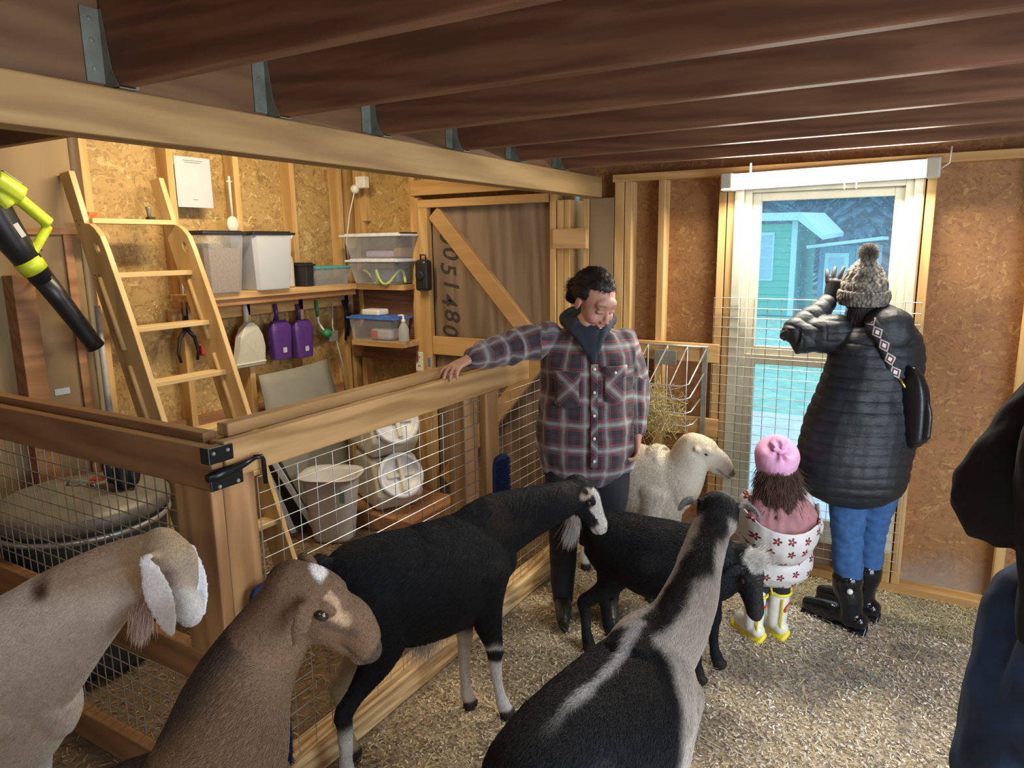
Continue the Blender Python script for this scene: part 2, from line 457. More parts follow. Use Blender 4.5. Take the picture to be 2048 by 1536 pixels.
wall('wall_east', [((2.6, -1.6, 0), (2.62, -.7, 2.4)), ((2.6, 1.9, 0), (2.62, 3.9, 2.4)), ((2.6, -.7, 2.15), (2.62, 1.9, 2.4))], M['osb'])
wall('ceiling', [((-1.74, -1.6, 2.325), (2.6, 3.9, 2.345))], M['joist'])
wall('ceiling_store', [((-3.7, -1.6, 2.9), (-1.74, 3.9, 2.92)), ((-1.745, -1.6, 2.345), (-1.735, 3.9, 2.9))], M['ply'])
# plates and studs of the window wall
trim((-1.60, FY, 2.055), (2.6, WY, 2.095), M['stud_x'])
trim((-1.60, FY - .005, 0), (2.6, WY, .045), M['stud_x'])
for a, b in ((-1.585, -1.53), (-1.525, -1.485), (-1.335, -1.297), (-1.012, -.974), (-.968, -.93), (-.128, -.094), (-.088, -.05), (.325, .363), (.735, .773), (1.15, 1.19), (1.6, 1.64)):
    trim((a, FY, .045), (b, WY, 2.055), M['stud'])
trim((-.93, FY - .012, .2), (-.885, WY + .01, 2.04), M['vinyl'])
trim((-.137, FY - .004, .2), (-.10, WY + .01, 2.04), M['vinyl'])
trim((-.885, FY - .004, .195), (-.137, WY + .02, .225), M['vinyl'])
for a in (-.70, -.32): trim((a, FY + .005, .045), (a + .038, WY, .195), M['stud'])
# corner nook beside the door
trim((-1.735, FY, 0), (-1.59, FY + .018, 1.975), M['ply'])
for a, b in ((-1.942, -1.90), (-1.897, -1.86), (-1.775, -1.738)):
    trim((a, FY, 0), (b, WY + .1, 1.975), M['stud'])
bk = box('nailed_block', (-1.950, FY - .04, 1.70), (-1.738, FY - .001, 1.812), M['shelf_x'])
tag(bk, 'short timber block nailed across the two studs right of the plywood door', 'wood block')
# left wall studs (fronts at x=-3.60)
LX = -3.56
for y in (2.03, 2.48, 2.90, 3.32, 3.74):
    trim((-3.65, y - .02, .04), (LX, y + .02, 2.9), M['stud'])
trim((-3.65, 2.0, 0), (LX, WY, .04), M['joist_y'])
trim((-3.65, 1.98, .7), (-3.60, WY, .78), M['joist_y'])
for x in (-3.60, -3.50, -3.02): trim((x, FY, .04), (x + .04, WY, 2.9), M['stud'])
trim((-3.46, FY + .03, 1.9), (-3.42, WY, 2.9), M['stud'])
# unseen lower deck, added to shade the near end of the store bay
wall('ceiling_shade_deck', [((-3.6, -1.6, 2.42), (-1.76, 1.64, 2.44))], M['joist'])
# header board
trim((-3.62, 1.62, 2.16), (-1.76, 1.66, 2.42), M['joist'])

# ------------------------------------------------------------------ plywood barn door with its frame
dr = struct(empty('door_1'))
def jm(nm, lo, hi, m, **k): return box(nm, lo, hi, m, dr, **k)
jm('door_jamb', (-2.995, FY - .02, 0), (-2.935, WY, 2.03), M['stud'])
jm('door_jamb', (-1.985, FY - .01, 0), (-1.948, WY, 2.03), M['stud'])
jm('door_header', (-2.995, FY - .015, 2.045), (-1.948, WY, 2.14), M['stud_x'])
jm('door_stile', (-2.93, FY - .03, .02), (-2.86, FY + .02, 2.01), M['stud'])
jm('top_rail', (-2.93, FY - .035, 1.965), (-1.99, FY + .015, 2.015), M['stud_x'])
jm('middle_rail', (-2.86, FY - .01, 1.02), (-1.99, FY + .02, 1.14), M['stud_x'])
jm('door_panel', (-2.87, FY + .035, .02), (-1.985, FY + .05, 2.0), M['doorply'])
bm = bmesh.new(); beam(bm, (-2.86, FY + .008, 1.96), (-2.02, FY + .008, .98), .05, .105, up=(0, -1, 0))
bm.free(); bm = bmesh.new(); beam(bm, (-2.82, FY + .008, 1.935), (-2.05, FY + .008, 1.10), .10, .05, up=(0, 1, 0))
obj('brace', bm, M['brace'], dr, bevel=.003)
bm = bmesh.new(); beam(bm, (-2.05, FY + .008, 1.05), (-2.80, FY + .008, .16), .10, .05, up=(0, 1, 0))
obj('brace', bm, M['brace'], dr, bevel=.003)
for k, ch in enumerate('0051480'):
    cu = bpy.data.curves.new('marker_digit', 'FONT'); cu.body = ch; cu.size = .16; cu.extrude = .0006; cu.offset = .002
    cu.shear = .2; cu.align_x = 'CENTER'; cu.align_y = 'CENTER'
    o = bpy.data.objects.new('marker_digit', cu); COL.objects.link(o); cu.materials.append(M['marker'])
    o.parent = dr
    z = 1.785 - k * .10
    o.location = (-2.745 + (.012 if k % 2 else -.008), FY + .0335, z)
    o.rotation_euler = Matrix(((0, -1, 0), (0, 0, -1), (1, 0, 0))).to_euler() if False else (PI / 2, PI / 2, 0)
    o.scale = (1, 1.05, 1)

# ------------------------------------------------------------------ window
wn = struct(empty('window_1'))
def frame(nm, x0, x1, z0, z1, y0, y1, w, m, par):
    bm = bmesh.new()
    wbox(bm, (x0, y0, z0), (x0 + w, y1, z1)); wbox(bm, (x1 - w, y0, z0), (x1, y1, z1))
    wbox(bm, (x0 + w, y0, z0), (x1 - w, y1, z0 + w)); wbox(bm, (x0 + w, y0, z1 - w), (x1 - w, y1, z1))
    return obj(nm, bm, m, par, bevel=.003)
frame('window_frame', -.885, -.137, .225, 2.0, FY + .01, WY + .03, .035, M['vinyl'], wn)
frame('window_sash', -.85, -.172, 1.15, 1.965, FY + .035, FY + .07, .042, M['vinyl'], wn)
frame('window_sash', -.85, -.172, .26, 1.15, FY + .02, FY + .05, .05, M['vinyl'], wn)
def glassmat():
    t = NT('dusty_glass'); v = t.coord()
    t.set(Base_Color=(.55, .75, .95), Roughness=.6)
    g = t.n('ShaderNodeBsdfGlossy'); g.inputs['Roughness'].default_value = .05
    tr = t.n('ShaderNodeBsdfTransparent'); tr.inputs[0].default_value = (.90, .97, 1, 1)
    tl = t.n('ShaderNodeBsdfTranslucent'); tl.inputs[0].default_value = (.55, .75, .95, 1)
    spots = t.ramp(t.noise(v, 110, 3, .6), [(.57, (0, 0, 0)), (.66, (1, 1, 1))])
    f = t.math('MULTIPLY_ADD', spots, .16, .13)
    m1 = t.n('ShaderNodeMixShader'); t.l(f, m1.inputs[0]); t.l(tr.outputs[0], m1.inputs[1]); t.l(tl.outputs[0], m1.inputs[2])
    m2 = t.n('ShaderNodeMixShader'); m2.inputs[0].default_value = .05; t.l(m1.outputs[0], m2.inputs[1]); t.l(g.outputs[0], m2.inputs[2])
    t.l(m2.outputs[0], t.out.inputs[0]); return t.m
M['glass'] = glassmat()
box('window_pane', (-.81, FY + .050, 1.19), (-.212, FY + .053, 1.925), M['glass'], wn, bevel=0)
box('window_pane', (-.802, FY + .032, .31), (-.22, FY + .035, 1.10), M['glass'], wn, bevel=0)

# ------------------------------------------------------------------ outdoors
M['grass'] = plain('wet_grass', (.30, .58, .38), .9, var=.3, scale=6)
M['gravel'] = plain('pale_gravel', (.72, .72, .70), .9, var=.15, scale=9)
bm = bmesh.new(); wbox(bm, (-40, 3.95, -.2), (25, 120, -.03)); struct(obj('ground', bm, M['grass']))
bm = bmesh.new(); wbox(bm, (-9, 4.1, -.03), (9, 7.6, -.015)); struct(obj('path', bm, M['gravel']))
M['mintwall'] = plain('mint_siding', (.10, .50, .32), .7, var=.06)
M['aqua'] = plain('pale_aqua_trim', (.55, .80, .82), .6, var=.08)
M['pane_dark'] = plain('reflecting_pane', (.35, .55, .66), .1, var=.1)
M['bark'] = plain('blue_grey_bark', (.10, .14, .17), .9)
M['conifer'] = plain('conifer_needles', (.05, .12, .15), .95, var=.5, scale=3)
cb = empty('garden_cabin', (-4.9, 18, 0))
tag(cb, 'mint green clapboard cabin with pale roof trim seen through the window', 'cabin')
bm = bmesh.new()
for i in range(13):
    z = i * .165; verts = wbox(bm, (-2.2, 0, z), (1.9, 3.2, z + .16))
    for v in verts:
        if v.co.z > z + .1: v.co.x *= .997; v.co.y += .012 if v.co.y < 1 else 0
obj('clapboard_wall', bm, M['mintwall'], cb)
bm = bmesh.new()
pts = [(-2.6, 2.42), (2.05, 2.38), (2.55, 1.86), (2.55, 1.76), (2.0, 2.2), (-2.6, 2.25)]
f0 = [bm.verts.new((x, -.35, z)) for x, z in pts]; f1 = [bm.verts.new((x, 3.5, z + .1)) for x, z in pts]
bm.faces.new(f0); bm.faces.new(f1[::-1])
for i in range(6): bm.faces.new((f0[i], f0[(i + 1) % 6], f1[(i + 1) % 6], f1[i]))
obj('roof', bm, M['aqua'], cb)
box('corner_board', (1.83, -.03, 0), (1.95, .05, 2.2), M['aqua'], cb)
wf = box('window', (.98, -.04, .82), (1.45, .01, 1.95), M['aqua'], cb)
for i in range(2):
    for j in range(4): box('pane', (1.03 + i * .2, -.055, .87 + j * .262), (1.21 + i * .2, -.035, 1.10 + j * .262), M['pane_dark'], wf, bevel=0)
sh = empty('garden_shed', (-1.9, 18.6, 0)); tag(sh, 'small blue shed with pale lean-to roof beside the green cabin', 'shed')
M['shedblue'] = plain('blue_boards', (.14, .30, .42), .8, var=.2, scale=2)
bm = bmesh.new()
for i in range(8): wbox(bm, (-.62 + i * .155, 0, 0), (-.475 + i * .155, 1.4, 1.62))
obj('board_wall', bm, M['shedblue'], sh)
bm = bmesh.new(); beam(bm, (-.85, .5, 1.6), (.72, .5, 1.78), 2.0, .07); obj('roof', bm, M['aqua'], sh)
box('shed_door', (-.5, -.04, 0), (.02, -.005, 1.45), M['aqua'], sh)
box('door_pane', (-.4, -.06, .1), (-.08, -.035, 1.35), M['pane_dark'], sh, bevel=0)
def conifer(x, y, h, r, label):
    t = empty('conifer_tree', (x, y, -.1)); tag(t, label, 'tree', 'trees behind the cabin')
    bm = bmesh.new(); tube(bm, [(0, 0, 0), (0, 0, h)], [.18, .03], 7); obj('trunk', bm, M['bark'], t)
    n = int(260 * r); q = np.random.default_rng(int(abs(x * 7) + y)); V = []; F = []
    for i in range(n * 4):
        z = q.uniform(.08, 1); rr = r * (1 - z) ** .75 * q.uniform(.3, 1); a = q.uniform(0, 2 * PI)
        c = np.array([rr * math.cos(a), rr * math.sin(a), z * h]); s = q.uniform(.25, .6)
        d = np.array([math.cos(a) * s, math.sin(a) * s, -s * .6]); e = np.array([-math.sin(a), math.cos(a), 0]) * s * .4
        k = len(V); V += [c - e, c + e, c + d]; F.append((k, k + 1, k + 2))
    soup('foliage', V, F, M['conifer'], t)
tl = ['tall dark conifer left of the cabin roof, beyond the window', 'dark conifer standing just behind the green cabin', 'slender conifer behind the blue shed', 'broad conifer in the gap right of the shed',
      'tallest conifer towards the right edge of the window glass', 'dark conifer at the right edge of the window view', 'misty conifer on the far slope, left part of the window', 'misty conifer on the far slope, right part of the window', 'conifer filling the top middle of the window']
for (x, y, h, r), lb in zip(((-10.5, 27, 9, 2.0), (-6.2, 27, 8.5, 2.0), (-2.1, 25.5, 6.5, 1.7), (1.4, 25.5, 7.5, 1.6), (-3.8, 30.5, 10, 2.0), (4.8, 26, 9, 1.6), (-9, 38, 13, 3.2), (5.5, 34, 13, 3), (-1.6, 38, 13, 3.0)), tl):
    conifer(x, y, h, r, lb)
bm = bmesh.new(); bmesh.ops.create_grid(bm, x_segments=60, y_segments=20, size=1)
for v in bm.verts:
    x, y = v.co.x * 45 - 5, v.co.y * 14 + 58; t_ = (v.co.y + 1) / 2
    v.co = Vector((x, y, -.2 + 20 * t_ + math.sin(x * .3) * 1.2 * t_ + math.sin(x * 1.7 + y) * .5))
M['hill'] = plain('wooded_slope', (.07, .14, .19), .95, var=.5, scale=1.2)
struct(obj('hillside', bm, M['hill'], smooth=True))

# ================================================================== OVERHEAD TIMBER
bmm = box('support_beam', (-1.75, -1.5, 1.978), (-1.66, FY + .0, 2.086), M['beam'], bevel=.005)
tag(bmm, 'long pale timber beam carrying the joists between pen and store bay', 'beam')
o = box('ledger_board', (-1.742, -1.5, 2.088), (-1.704, FY, 2.322), M['ledger'])
tag(o, 'brown ledger board standing on the pale beam behind the joist ends', 'ledger board')
JL = ['joist nearest the top left corner, cut by the frame', 'second joist from the camera end, with a dark knot', 'broad brown joist, third from the camera end', 'fourth joist from the camera end', 'third joist from the window wall',
      'second joist from the window wall', 'joist closest to the window wall']
M['hanger'] = M['steel']
for i, y in enumerate((.62, 1.08, 1.549, 1.99, 2.465, 2.915, 3.36)):
    j = box('ceiling_joist', (-1.70, y - .038, 2.092), (2.58, y, 2.322), M['joist'])
    tag(j, 'reddish brown ' + JL[i], 'joist', 'ceiling joists')
    bm = bmesh.new(); y0 = y - .04; x0 = -1.7025
    wbox(bm, (x0, y0 - .042, 2.10), (x0 + .002, y0, 2.26)); wbox(bm, (x0, y + .002, 2.10), (x0 + .002, y + .042, 2.26))
    for yy in (y0, y + .001):
        vs = [bm.verts.new(p) for p in ((x0, yy - .0, 2.085), (x0 + .055, yy, 2.085), (x0 + .03, yy, 2.13), (x0 + .012, yy, 2.26), (x0, yy, 2.26))]
        vs2 = [bm.verts.new((v.co.x, v.co.y + .001, v.co.z)) for v in vs]
        bm.faces.new(vs); bm.faces.new(vs2[::-1])
        for k in range(5): bm.faces.new((vs[k], vs[(k + 1) % 5], vs2[(k + 1) % 5], vs2[k]))
    wbox(bm, (x0, y0, 2.0865), (x0 + .055, y + .001, 2.0885))
    for zz in (2.13, 2.19, 2.235):
        ell(bm, (x0 + .003, y0 - .022, zz), (.002, .006, .006), n=8)
    obj('joist_hanger', bm, M['steel'], j)
for i, y in enumerate((.16, -.3, -.76)):
    j = box('ceiling_joist', (-1.70, y - .038, 2.092), (2.58, y, 2.322), M['joist'])
    tag(j, 'reddish brown joist overhead behind the camera, number %s back' % ('one', 'two', 'three')[i], 'joist', 'ceiling joists')

# ================================================================== PEN FENCE
def mesh_panel(name, o, u, v, nu, nv, m, parent=None, r=.0016, jit=0.0):
    """welded wire grid: origin o, u/v = step vectors, nu/nv = number of steps"""
    bm = bmesh.new(); o, u, v = Vector(o), Vector(u), Vector(v); nn = u.cross(v).normalized() * r * 1.6
    for i in range(nu + 1):
        pts = [o + u * i + v * (nv * k / 6) + u * random.uniform(-jit, jit) for k in range(7)]
        tube(bm, pts, r, 5, False)
    for i in range(nv + 1):
        pts = [o + v * i + u * (nu * k / 6) + nn + v * random.uniform(-jit, jit) for k in range(7)]
        tube(bm, pts, r, 5, False)
    return obj(name, bm, m, parent)
FX = -1.64
fn = empty('pen_fence', (0, 0, 0))
tag(fn, 'timber and welded wire fence running from the latch corner to the window wall', 'fence')
box('top_rail', (FX - .038, 1.221, 1.098), (FX, 2.92, 1.206), M['fence_y'], fn, bevel=.005)
box('cap_board', (FX - .10, 1.276, 1.20), (FX - .052, 2.92, 1.238), M['fence_y'], fn, bevel=.004)
box('fence_post', (FX - .085, 1.235, 0), (FX - .04, 1.345, 1.198), M['fence_z'], fn, bevel=.006)
box('fence_post', (FX - .13, 2.43, 0), (FX - .04, 2.53, 1.098), M['fence_z'], fn, bevel=.005)
box('fence_post', (FX - .038, 2.535, .0), (FX + .0, 2.64, 1.098), M['fence_z'], fn, bevel=.005)
box('fence_post', (FX - .085, 3.68, 0), (FX - .04, 3.79, 1.1), M['fence_z'], fn, bevel=.005)
box('bottom_rail', (FX - .10, 1.24, 0), (FX - .0, 3.78, .10), M['gnawed'], fn, bevel=.006)
box('middle_rail', (FX - .13, 1.35, .46), (FX - .04, 3.7, .50), M['gnawed'], fn, bevel=.005) if False else None
mesh_panel('wire_mesh', (FX - .036, 1.35, .10), (0, .0765, 0), (0, 0, .0508), 31, 19, M['wire'], fn, jit=.02)
gt = empty('pen_gate', (0, 0, 0))
tag(gt, 'left timber gate leg of the fence in front of the round can, mesh filled', 'gate')
GY = 1.20
box('top_rail', (-3.55, GY - .02, 1.075), (FX - .005, GY + .018, 1.195), M['fence_x'], gt, bevel=.005)
box('cap_board', (-3.55, GY + .03, 1.178), (FX - .10, GY + .072, 1.216), M['fence_x'], gt, bevel=.004)
box('gate_post', (FX - .185, GY - .018, .0), (FX - .02, GY + .02, 1.074), M['fence_z'], gt, bevel=.005)
box('middle_rail', (-3.5, GY - .022, .455), (FX - .06, GY + .02, .565), M['fence_x'], gt, bevel=.005)
box('bottom_rail', (-3.5, GY - .022, .0), (FX - .06, GY + .02, .11), M['fence_x'], gt, bevel=.005)
mesh_panel('wire_mesh', (-3.49, GY + .024, .10), (.052, 0, 0), (0, 0, .0508), 32, 19, M['wire_dull'], gt, r=.0022, jit=.03)
# latch hardware on the corner
lt = empty('gate_latch', (FX, 1.2, 1.15)); lt.location = (0, 0, 0)
lt.parent = gt
lt.name = 'latch'
bm = bmesh.new(); wbox(bm, (FX - .03, 1.165, 1.155), (FX + .006, 1.245, 1.200)); wbox(bm, (FX + .0, 1.165, 1.08), (FX + .006, 1.27, 1.14))
obj('latch_plate', bm, M['blackmetal'], lt, bevel=.003)
bm = bmesh.new()
tube(bm, [(FX + .014, 1.15, 1.125), (FX + .016, 1.20, 1.128), (FX + .018, 1.26, 1.135), (FX + .018, 1.31, 1.145)], [.012, .015, .011, .006], 8)
tube(bm, [(FX + .018, 1.30, 1.145), (FX + .02, 1.325, 1.142), (FX + .02, 1.33, 1.13), (FX + .02, 1.332, 1.06)], .007, 8)
obj('latch_handle', bm, M['blackmetal'], lt, smooth=True)
for y, z in ((1.18, 1.185), (1.225, 1.185), (1.19, 1.09), (1.25, 1.09)):
    bm = bmesh.new(); ell(bm, (FX + .007, y, z), .006, n=8); obj('bolt_head', bm, M['steel'], lt, smooth=True)
# scratching brushes
def brush_pad(lo, hi, label):
    o = empty('scratching_brush', ((lo[0] + hi[0]) / 2, (lo[1] + hi[1]) / 2, lo[2]))
    tag(o, label, 'brush')
    c = o.location.copy()
    lo2 = [lo[i] - c[i] for i in range(3)]; hi2 = [hi[i] - c[i] for i in range(3)]
    bm = bmesh.new(); w = (hi2[1] - lo2[1]) / 2; h = hi2[2] - lo2[2]; n = 20
    ring = []
    for k in range(n):
        a = 2 * PI * k / n; ring.append((math.copysign(abs(math.cos(a)) ** .5, math.cos(a)) * w, h / 2 + math.copysign(abs(math.sin(a)) ** .35, math.sin(a)) * h / 2))
    r0 = [bm.verts.new((lo2[0], y, z)) for y, z in ring]; r1 = [bm.verts.new((lo2[0] + .014, y, z)) for y, z in ring]
    bm.faces.new(r0); bm.faces.new(r1[::-1])
    for k in range(n): bm.faces.new((r0[k], r0[(k + 1) % n], r1[(k + 1) % n], r1[k]))
    obj('brush_plate', bm, M['navy'], o)
    q = np.random.default_rng(5); N = 2600
    Y = q.uniform(-w * .92, w * .92, N); Z = q.uniform(.02, h - .02, N); V = np.zeros((N, 3, 3))
    a = q.uniform(0, PI, N); bw = .0012
    V[:, 0] = np.stack([np.full(N, lo2[0] + .014), Y - np.cos(a) * bw, Z - np.sin(a) * bw], 1)
    V[:, 1] = np.stack([np.full(N, lo2[0] + .014), Y + np.cos(a) * bw, Z + np.sin(a) * bw], 1)
    V[:, 2] = np.stack([lo2[0] + q.uniform(.026, .036, N), Y + q.normal(0, .003, N), Z + q.normal(0, .003, N)], 1)
    b = soup('bristles', V.reshape(-1, 3), np.arange(N * 3).reshape(-1, 3), M['navy'], o); b['kind'] = 'stuff'
brush_pad((FX + .0, 2.575, .47), (FX + .04, 2.70, .80), 'dark blue bristle scratching pad on the fence post behind the black goat')
brush_pad((FX + .0, 1.245, .10), (FX + .04, 1.36, .76), 'blue bristle scratching pad low on the corner post behind the brown goat')
# ================================================================== STORE BAY
# ship's ladder leaning on the west wall
ld = empty('loft_ladder', (0, 0, 0)); tag(ld, 'varnished pine loft ladder leaning on the strand board wall', 'ladder')
YA, YB = 1.93, 2.38
def xf(z): return -3.40 + .385 * (1.87 - z)          # front edge of the narrow stile
def extr(name, poly, y0, y1, m, par, holes=(), bevel=.004):
    bm = bmesh.new()
    vs = [bm.verts.new((x, y0, z)) for x, z in poly]
    es = [bm.edges.new((vs[i], vs[(i + 1) % len(vs)])) for i in range(len(vs))]
    for h in holes:
        hv = [bm.verts.new((x, y0, z)) for x, z in h]
        es += [bm.edges.new((hv[i], hv[(i + 1) % len(hv)])) for i in range(len(hv))]
    r = bmesh.ops.triangle_fill(bm, edges=es, use_beauty=True) if holes else None
    fs = [f for f in bm.faces] if holes else [bm.faces.new(vs)]
    e = bmesh.ops.extrude_face_region(bm, geom=fs)
    for g in e['geom']:
        if isinstance(g, bmesh.types.BMVert): g.co.y = y1
    return obj(name, bm, m, par, bevel=bevel)
def oval(cx, cz, rx, rz, k=12, sl=-.40):
    return [(cx + rx * math.cos(a) + sl * rz * math.sin(a), cz + rz * math.sin(a)) for a in [2 * PI * i / k for i in range(k)]]
def slot(z0, z1, off, w):
    return [(xf(z1) + off, z1), (xf(z1) + off + w, z1 - .01), (xf(z0) + off + w, z0 + .01), (xf(z0) + off, z0)]
for y in (YA, YB):
    poly = [(-3.586, 2.079), (-3.501, 2.089), (-3.422, 1.85), (-3.385, 1.845), (-3.351, 1.826), (-3.312, 1.79), (-3.28, 1.726), (-3.152, 1.403), (-2.986, .933), (-2.66, .0), (-2.83, .0), (-3.173, .928), (-3.50, 1.83)]
    hs = [oval(-3.345, 1.735, .016, .026)]
    extr('stile', poly, y - .014, y + .014, M['ladder'], ld, hs)
    for z0, z1 in ((1.27, 1.60), (.86, 1.20)):
        bm = bmesh.new()
        tube(bm, [(xf(z) + .105, y + .016 * s_, z) for z in (z1, (z0 + z1) / 2, z0)] if False else
             [(xf(z) - .045, y - .020, z) for z in (z1, (z0 + z1) / 2, z0)], [.010, .012, .012], 8)
        obj('handrail', bm, M['ladder'], ld, smooth=True)
for i in range(7):
    z = 1.872 - i * .252
    box('step', (xf(z) - .095, YA + .012, z - .024), (xf(z) + .0, YB - .012, z), M['ladder_y'], ld, bevel=.003)
    bm = bmesh.new()
    bm.free()
    for dx, dz in ((.0, -.01), (.035, -.008), (.018, -.03)):
        bm = bmesh.new(); ell(bm, (xf(z) - .085 + dx, YA - .0145, z + dz), (.004, .0015, .004), n=8); obj('screw_cap', bm, M['black'], ld)

# leaf blower hanging on the west wall
BX = -3.40
def B(px, py, dx=0.0):
    p = at(px, py, 'x', BX); p.x += dx; return p
lb = empty('leaf_blower', (0, 0, 0)); tag(lb, 'lime and black cordless leaf blower hanging on the left wall', 'leaf blower')
bm = bmesh.new(); tube(bm, [B(192, 694), B(182, 680), B(120, 600), B(72, 540)], [.041, .038, .043, .047], 20); obj('blower_tube', bm, M['black'], lb, smooth=True)
bm = bmesh.new(); tube(bm, [B(88, 562), B(30, 488), B(-12, 425), B(-45, 370)], [.046, .062, .072, .075], 20); obj('motor_housing', bm, M['black'], lb, smooth=True)
bm = bmesh.new(); tube(bm, [B(72, 542), B(52, 518)], [.053, .057], 20); obj('collar', bm, M['tapegreen'], lb, smooth=True)
bm = bmesh.new()
for a, b, w in (((22, 392), (90, 448), .034), ((90, 452), (58, 508), .026), ((2, 410), (66, 520), .022), ((-30, 360), (26, 395), .06), ((-20, 385), (6, 412), .05)):
    beam(bm, B(*a, .01), B(*b, .01), .04, w, up=(1, .2, .1)) if False else tube(bm, [B(*a, w), (B(*a, w) + B(*b, w)) / 2, B(*b, w)], w * .8, 12)
me = fuse(bm, .006, 3); link('grip_handle', me, M['tapegreen'], lb, smooth=True)
bm = bmesh.new(); beam(bm, B(-12, 352, .02), B(30, 380, .02), .06, .055, up=(1, 0, 0)); obj('battery', bm, M['steel'], lb, bevel=.006)
bm = bmesh.new(); beam(bm, B(14, 448, .066), B(32, 474, .066), .022, .003, up=(1, 0, 0)); obj('rating_label', bm, M['pail'], lb)
for q in ((54, 424), (80, 458), (66, 480), (76, 500)):
    bm = bmesh.new(); ell(bm, B(*q, .028), .0045, n=8); obj('screw', bm, M['black'], lb)
bm = bmesh.new(); tube(bm, [(-3.59, 1.70, 1.60), (-3.45, 1.70, 1.60), (-3.44, 1.70, 1.64)], .006, 8)
tag(obj('wall_hook', bm, M['steel'], None), 'steel hook in the left wall holding the leaf blower', 'hook')
trim((-3.60, 1.62, 0), (-3.51, 1.71, 1.62), M['joist_y'])
trim((-3.598, -.2, 1.80), (-3.585, 1.98, 1.83), M['joist_y'])
trim((-3.60, 1.90, 0), (-3.585, 1.94, 1.80), M['joist_y'])
bm = bmesh.new(); tube(bm, [(-3.53, 1.985, 0.0), (-3.53, 1.985, .9), (-3.53, 1.988, 1.46)], [.017, .016, .013], 12)
tag(obj('grey_pole', bm, M['pvc'], None, smooth=True), 'grey pole standing upright in the corner left of the ladder', 'pole')
bm = bmesh.new(); wbox(bm, (-3.60, 1.775, 1.045), (-3.597, 1.845, 1.075)); tag(obj('paper_tag', bm, M['paper'], None), 'small white tag stuck on the left plywood wall below the blower nozzle', 'tag')

# big round can behind the gate
tc = empty('feed_can', (-3.06, 1.565, 0)); tag(tc, 'big round dark can with a weathered domed lid behind the gate mesh', 'can')
def lathe(bm, prof, n=40, c=(0, 0, 0), cap=True):
    rings = [[bm.verts.new((c[0] + r * math.cos(2 * PI * k / n), c[1] + r * math.sin(2 * PI * k / n), c[2] + z)) for k in range(n)] for r, z in prof]
    for a, b in zip(rings, rings[1:]):
        for k in range(n): bm.faces.new((a[k], a[(k + 1) % n], b[(k + 1) % n], b[k]))
    if cap: bm.faces.new(rings[0][::-1]); bm.faces.new(rings[-1])
bm = bmesh.new(); lathe(bm, [(.27, 0), (.275, .02), (.285, .18), (.295, .2), (.29, .23), (.30, .42), (.31, .44), (.305, .47), (.315, .64), (.325, .66), (.322, .675)]); obj('can_body', bm, M['can'], tc, smooth=True)
bm = bmesh.new(); lathe(bm, [(.332, .645), (.336, .66), (.334, .69), (.325, .70), (.30, .715), (.20, .735), (.08, .745), (.0, .747)]); obj('can_lid', bm, M['canlid'], tc, smooth=True)
bm = bmesh.new(); tube(bm, [(-.07, -.02, .74), (-.06, -.02, .765), (.06, .02, .765), (.07, .02, .74)], .007, 8); obj('lid_handle', bm, M['wire'], tc, smooth=True)
bm = bmesh.new(); lathe(bm, [(.325, .60), (.333, .605), (.333, .62), (.325, .625)], cap=False); obj('locking_ring', bm, M['wire'], tc, smooth=True)
bm = bmesh.new(); q = np.random.default_rng(3)
for k in range(7):
    y = -.02 + k * .006; tube(bm, [(-.10 + .01 * k, y, .0 + .004 * k), (-.02, y + .02 * math.sin(k), .02 + .003 * k), (.07, y, .012), (.12 - .01 * k, y + .02, .03)], .004, 6)
tw = obj('baling_twine', bm, M['twine'], None, smooth=True); tw.location = at(212, 935, 'y', 1.62) ; tw.location.y = 1.62; tw.rotation_euler = (0, -.35, .3)
tw.location = (-2.99, 1.60, .752); tag(tw, 'tangle of orange baling twine on the round can lid', 'twine')
bm = bmesh.new()
for k in range(26):
    c = Vector(q.uniform((-.07, -.05, 0), (.07, .05, .03))); ell(bm, c, (q.uniform(.012, .03), q.uniform(.012, .03), q.uniform(.008, .016)), n=8)
me = fuse(bm, .006, 2); o = link('crumpled_bag', me, M['cloth_black'], None, smooth=True); o.location = (-2.93, 1.66, .752); o.scale = (1, 1, 3.0)
tag(o, 'crumpled dark bag standing on the can lid behind the orange twine', 'bag')

# shelves
SZ = 1.487
s = box('wall_shelf', (-3.56, 2.40, SZ - .038), (-3.38, 3.66, SZ), M['shelf_y'], bevel=.003); tag(s, 'long shelf board along the strand board wall under the feed boxes', 'shelf')
s = box('hanging_rail', (-3.598, 2.40, 1.33), (-3.56, 3.80, 1.41), M['shelf_y']); tag(s, 'timber rail under the long shelf with scoops hanging from it', 'rail')
s = box('shelf_apron', (-3.42, 2.40, 1.412), (-3.395, 3.66, 1.448), M['joist_y']); tag(s, 'narrow apron board below the front edge of the long shelf', 'board')
s = box('corner_shelf', (-3.56, 3.665, SZ - .042), (-2.985, 3.80, SZ - .006), M['shelf_x'], bevel=.003); tag(s, 'short corner shelf board under the stacked clear boxes', 'shelf')
s = box('lower_shelf', (-3.40, 3.60, 1.075), (-2.965, 3.80, 1.11), M['shelf_x'], bevel=.003); tag(s, 'lower shelf board holding the blue lidded box', 'shelf')
s = box('shelf_bearer', (-3.55, 3.765, .965), (-2.975, 3.80, 1.075), M['joist']); tag(s, 'dark bearer board below the lower shelf', 'board')
s = box('shelf_backing', (-3.56, 3.803, 1.11), (-3.0, 3.815, 1.44), M['joist']); tag(s, 'dark backing board behind the blue lidded box', 'board')
for (a, b) in ((-3.385, -3.36),): pass

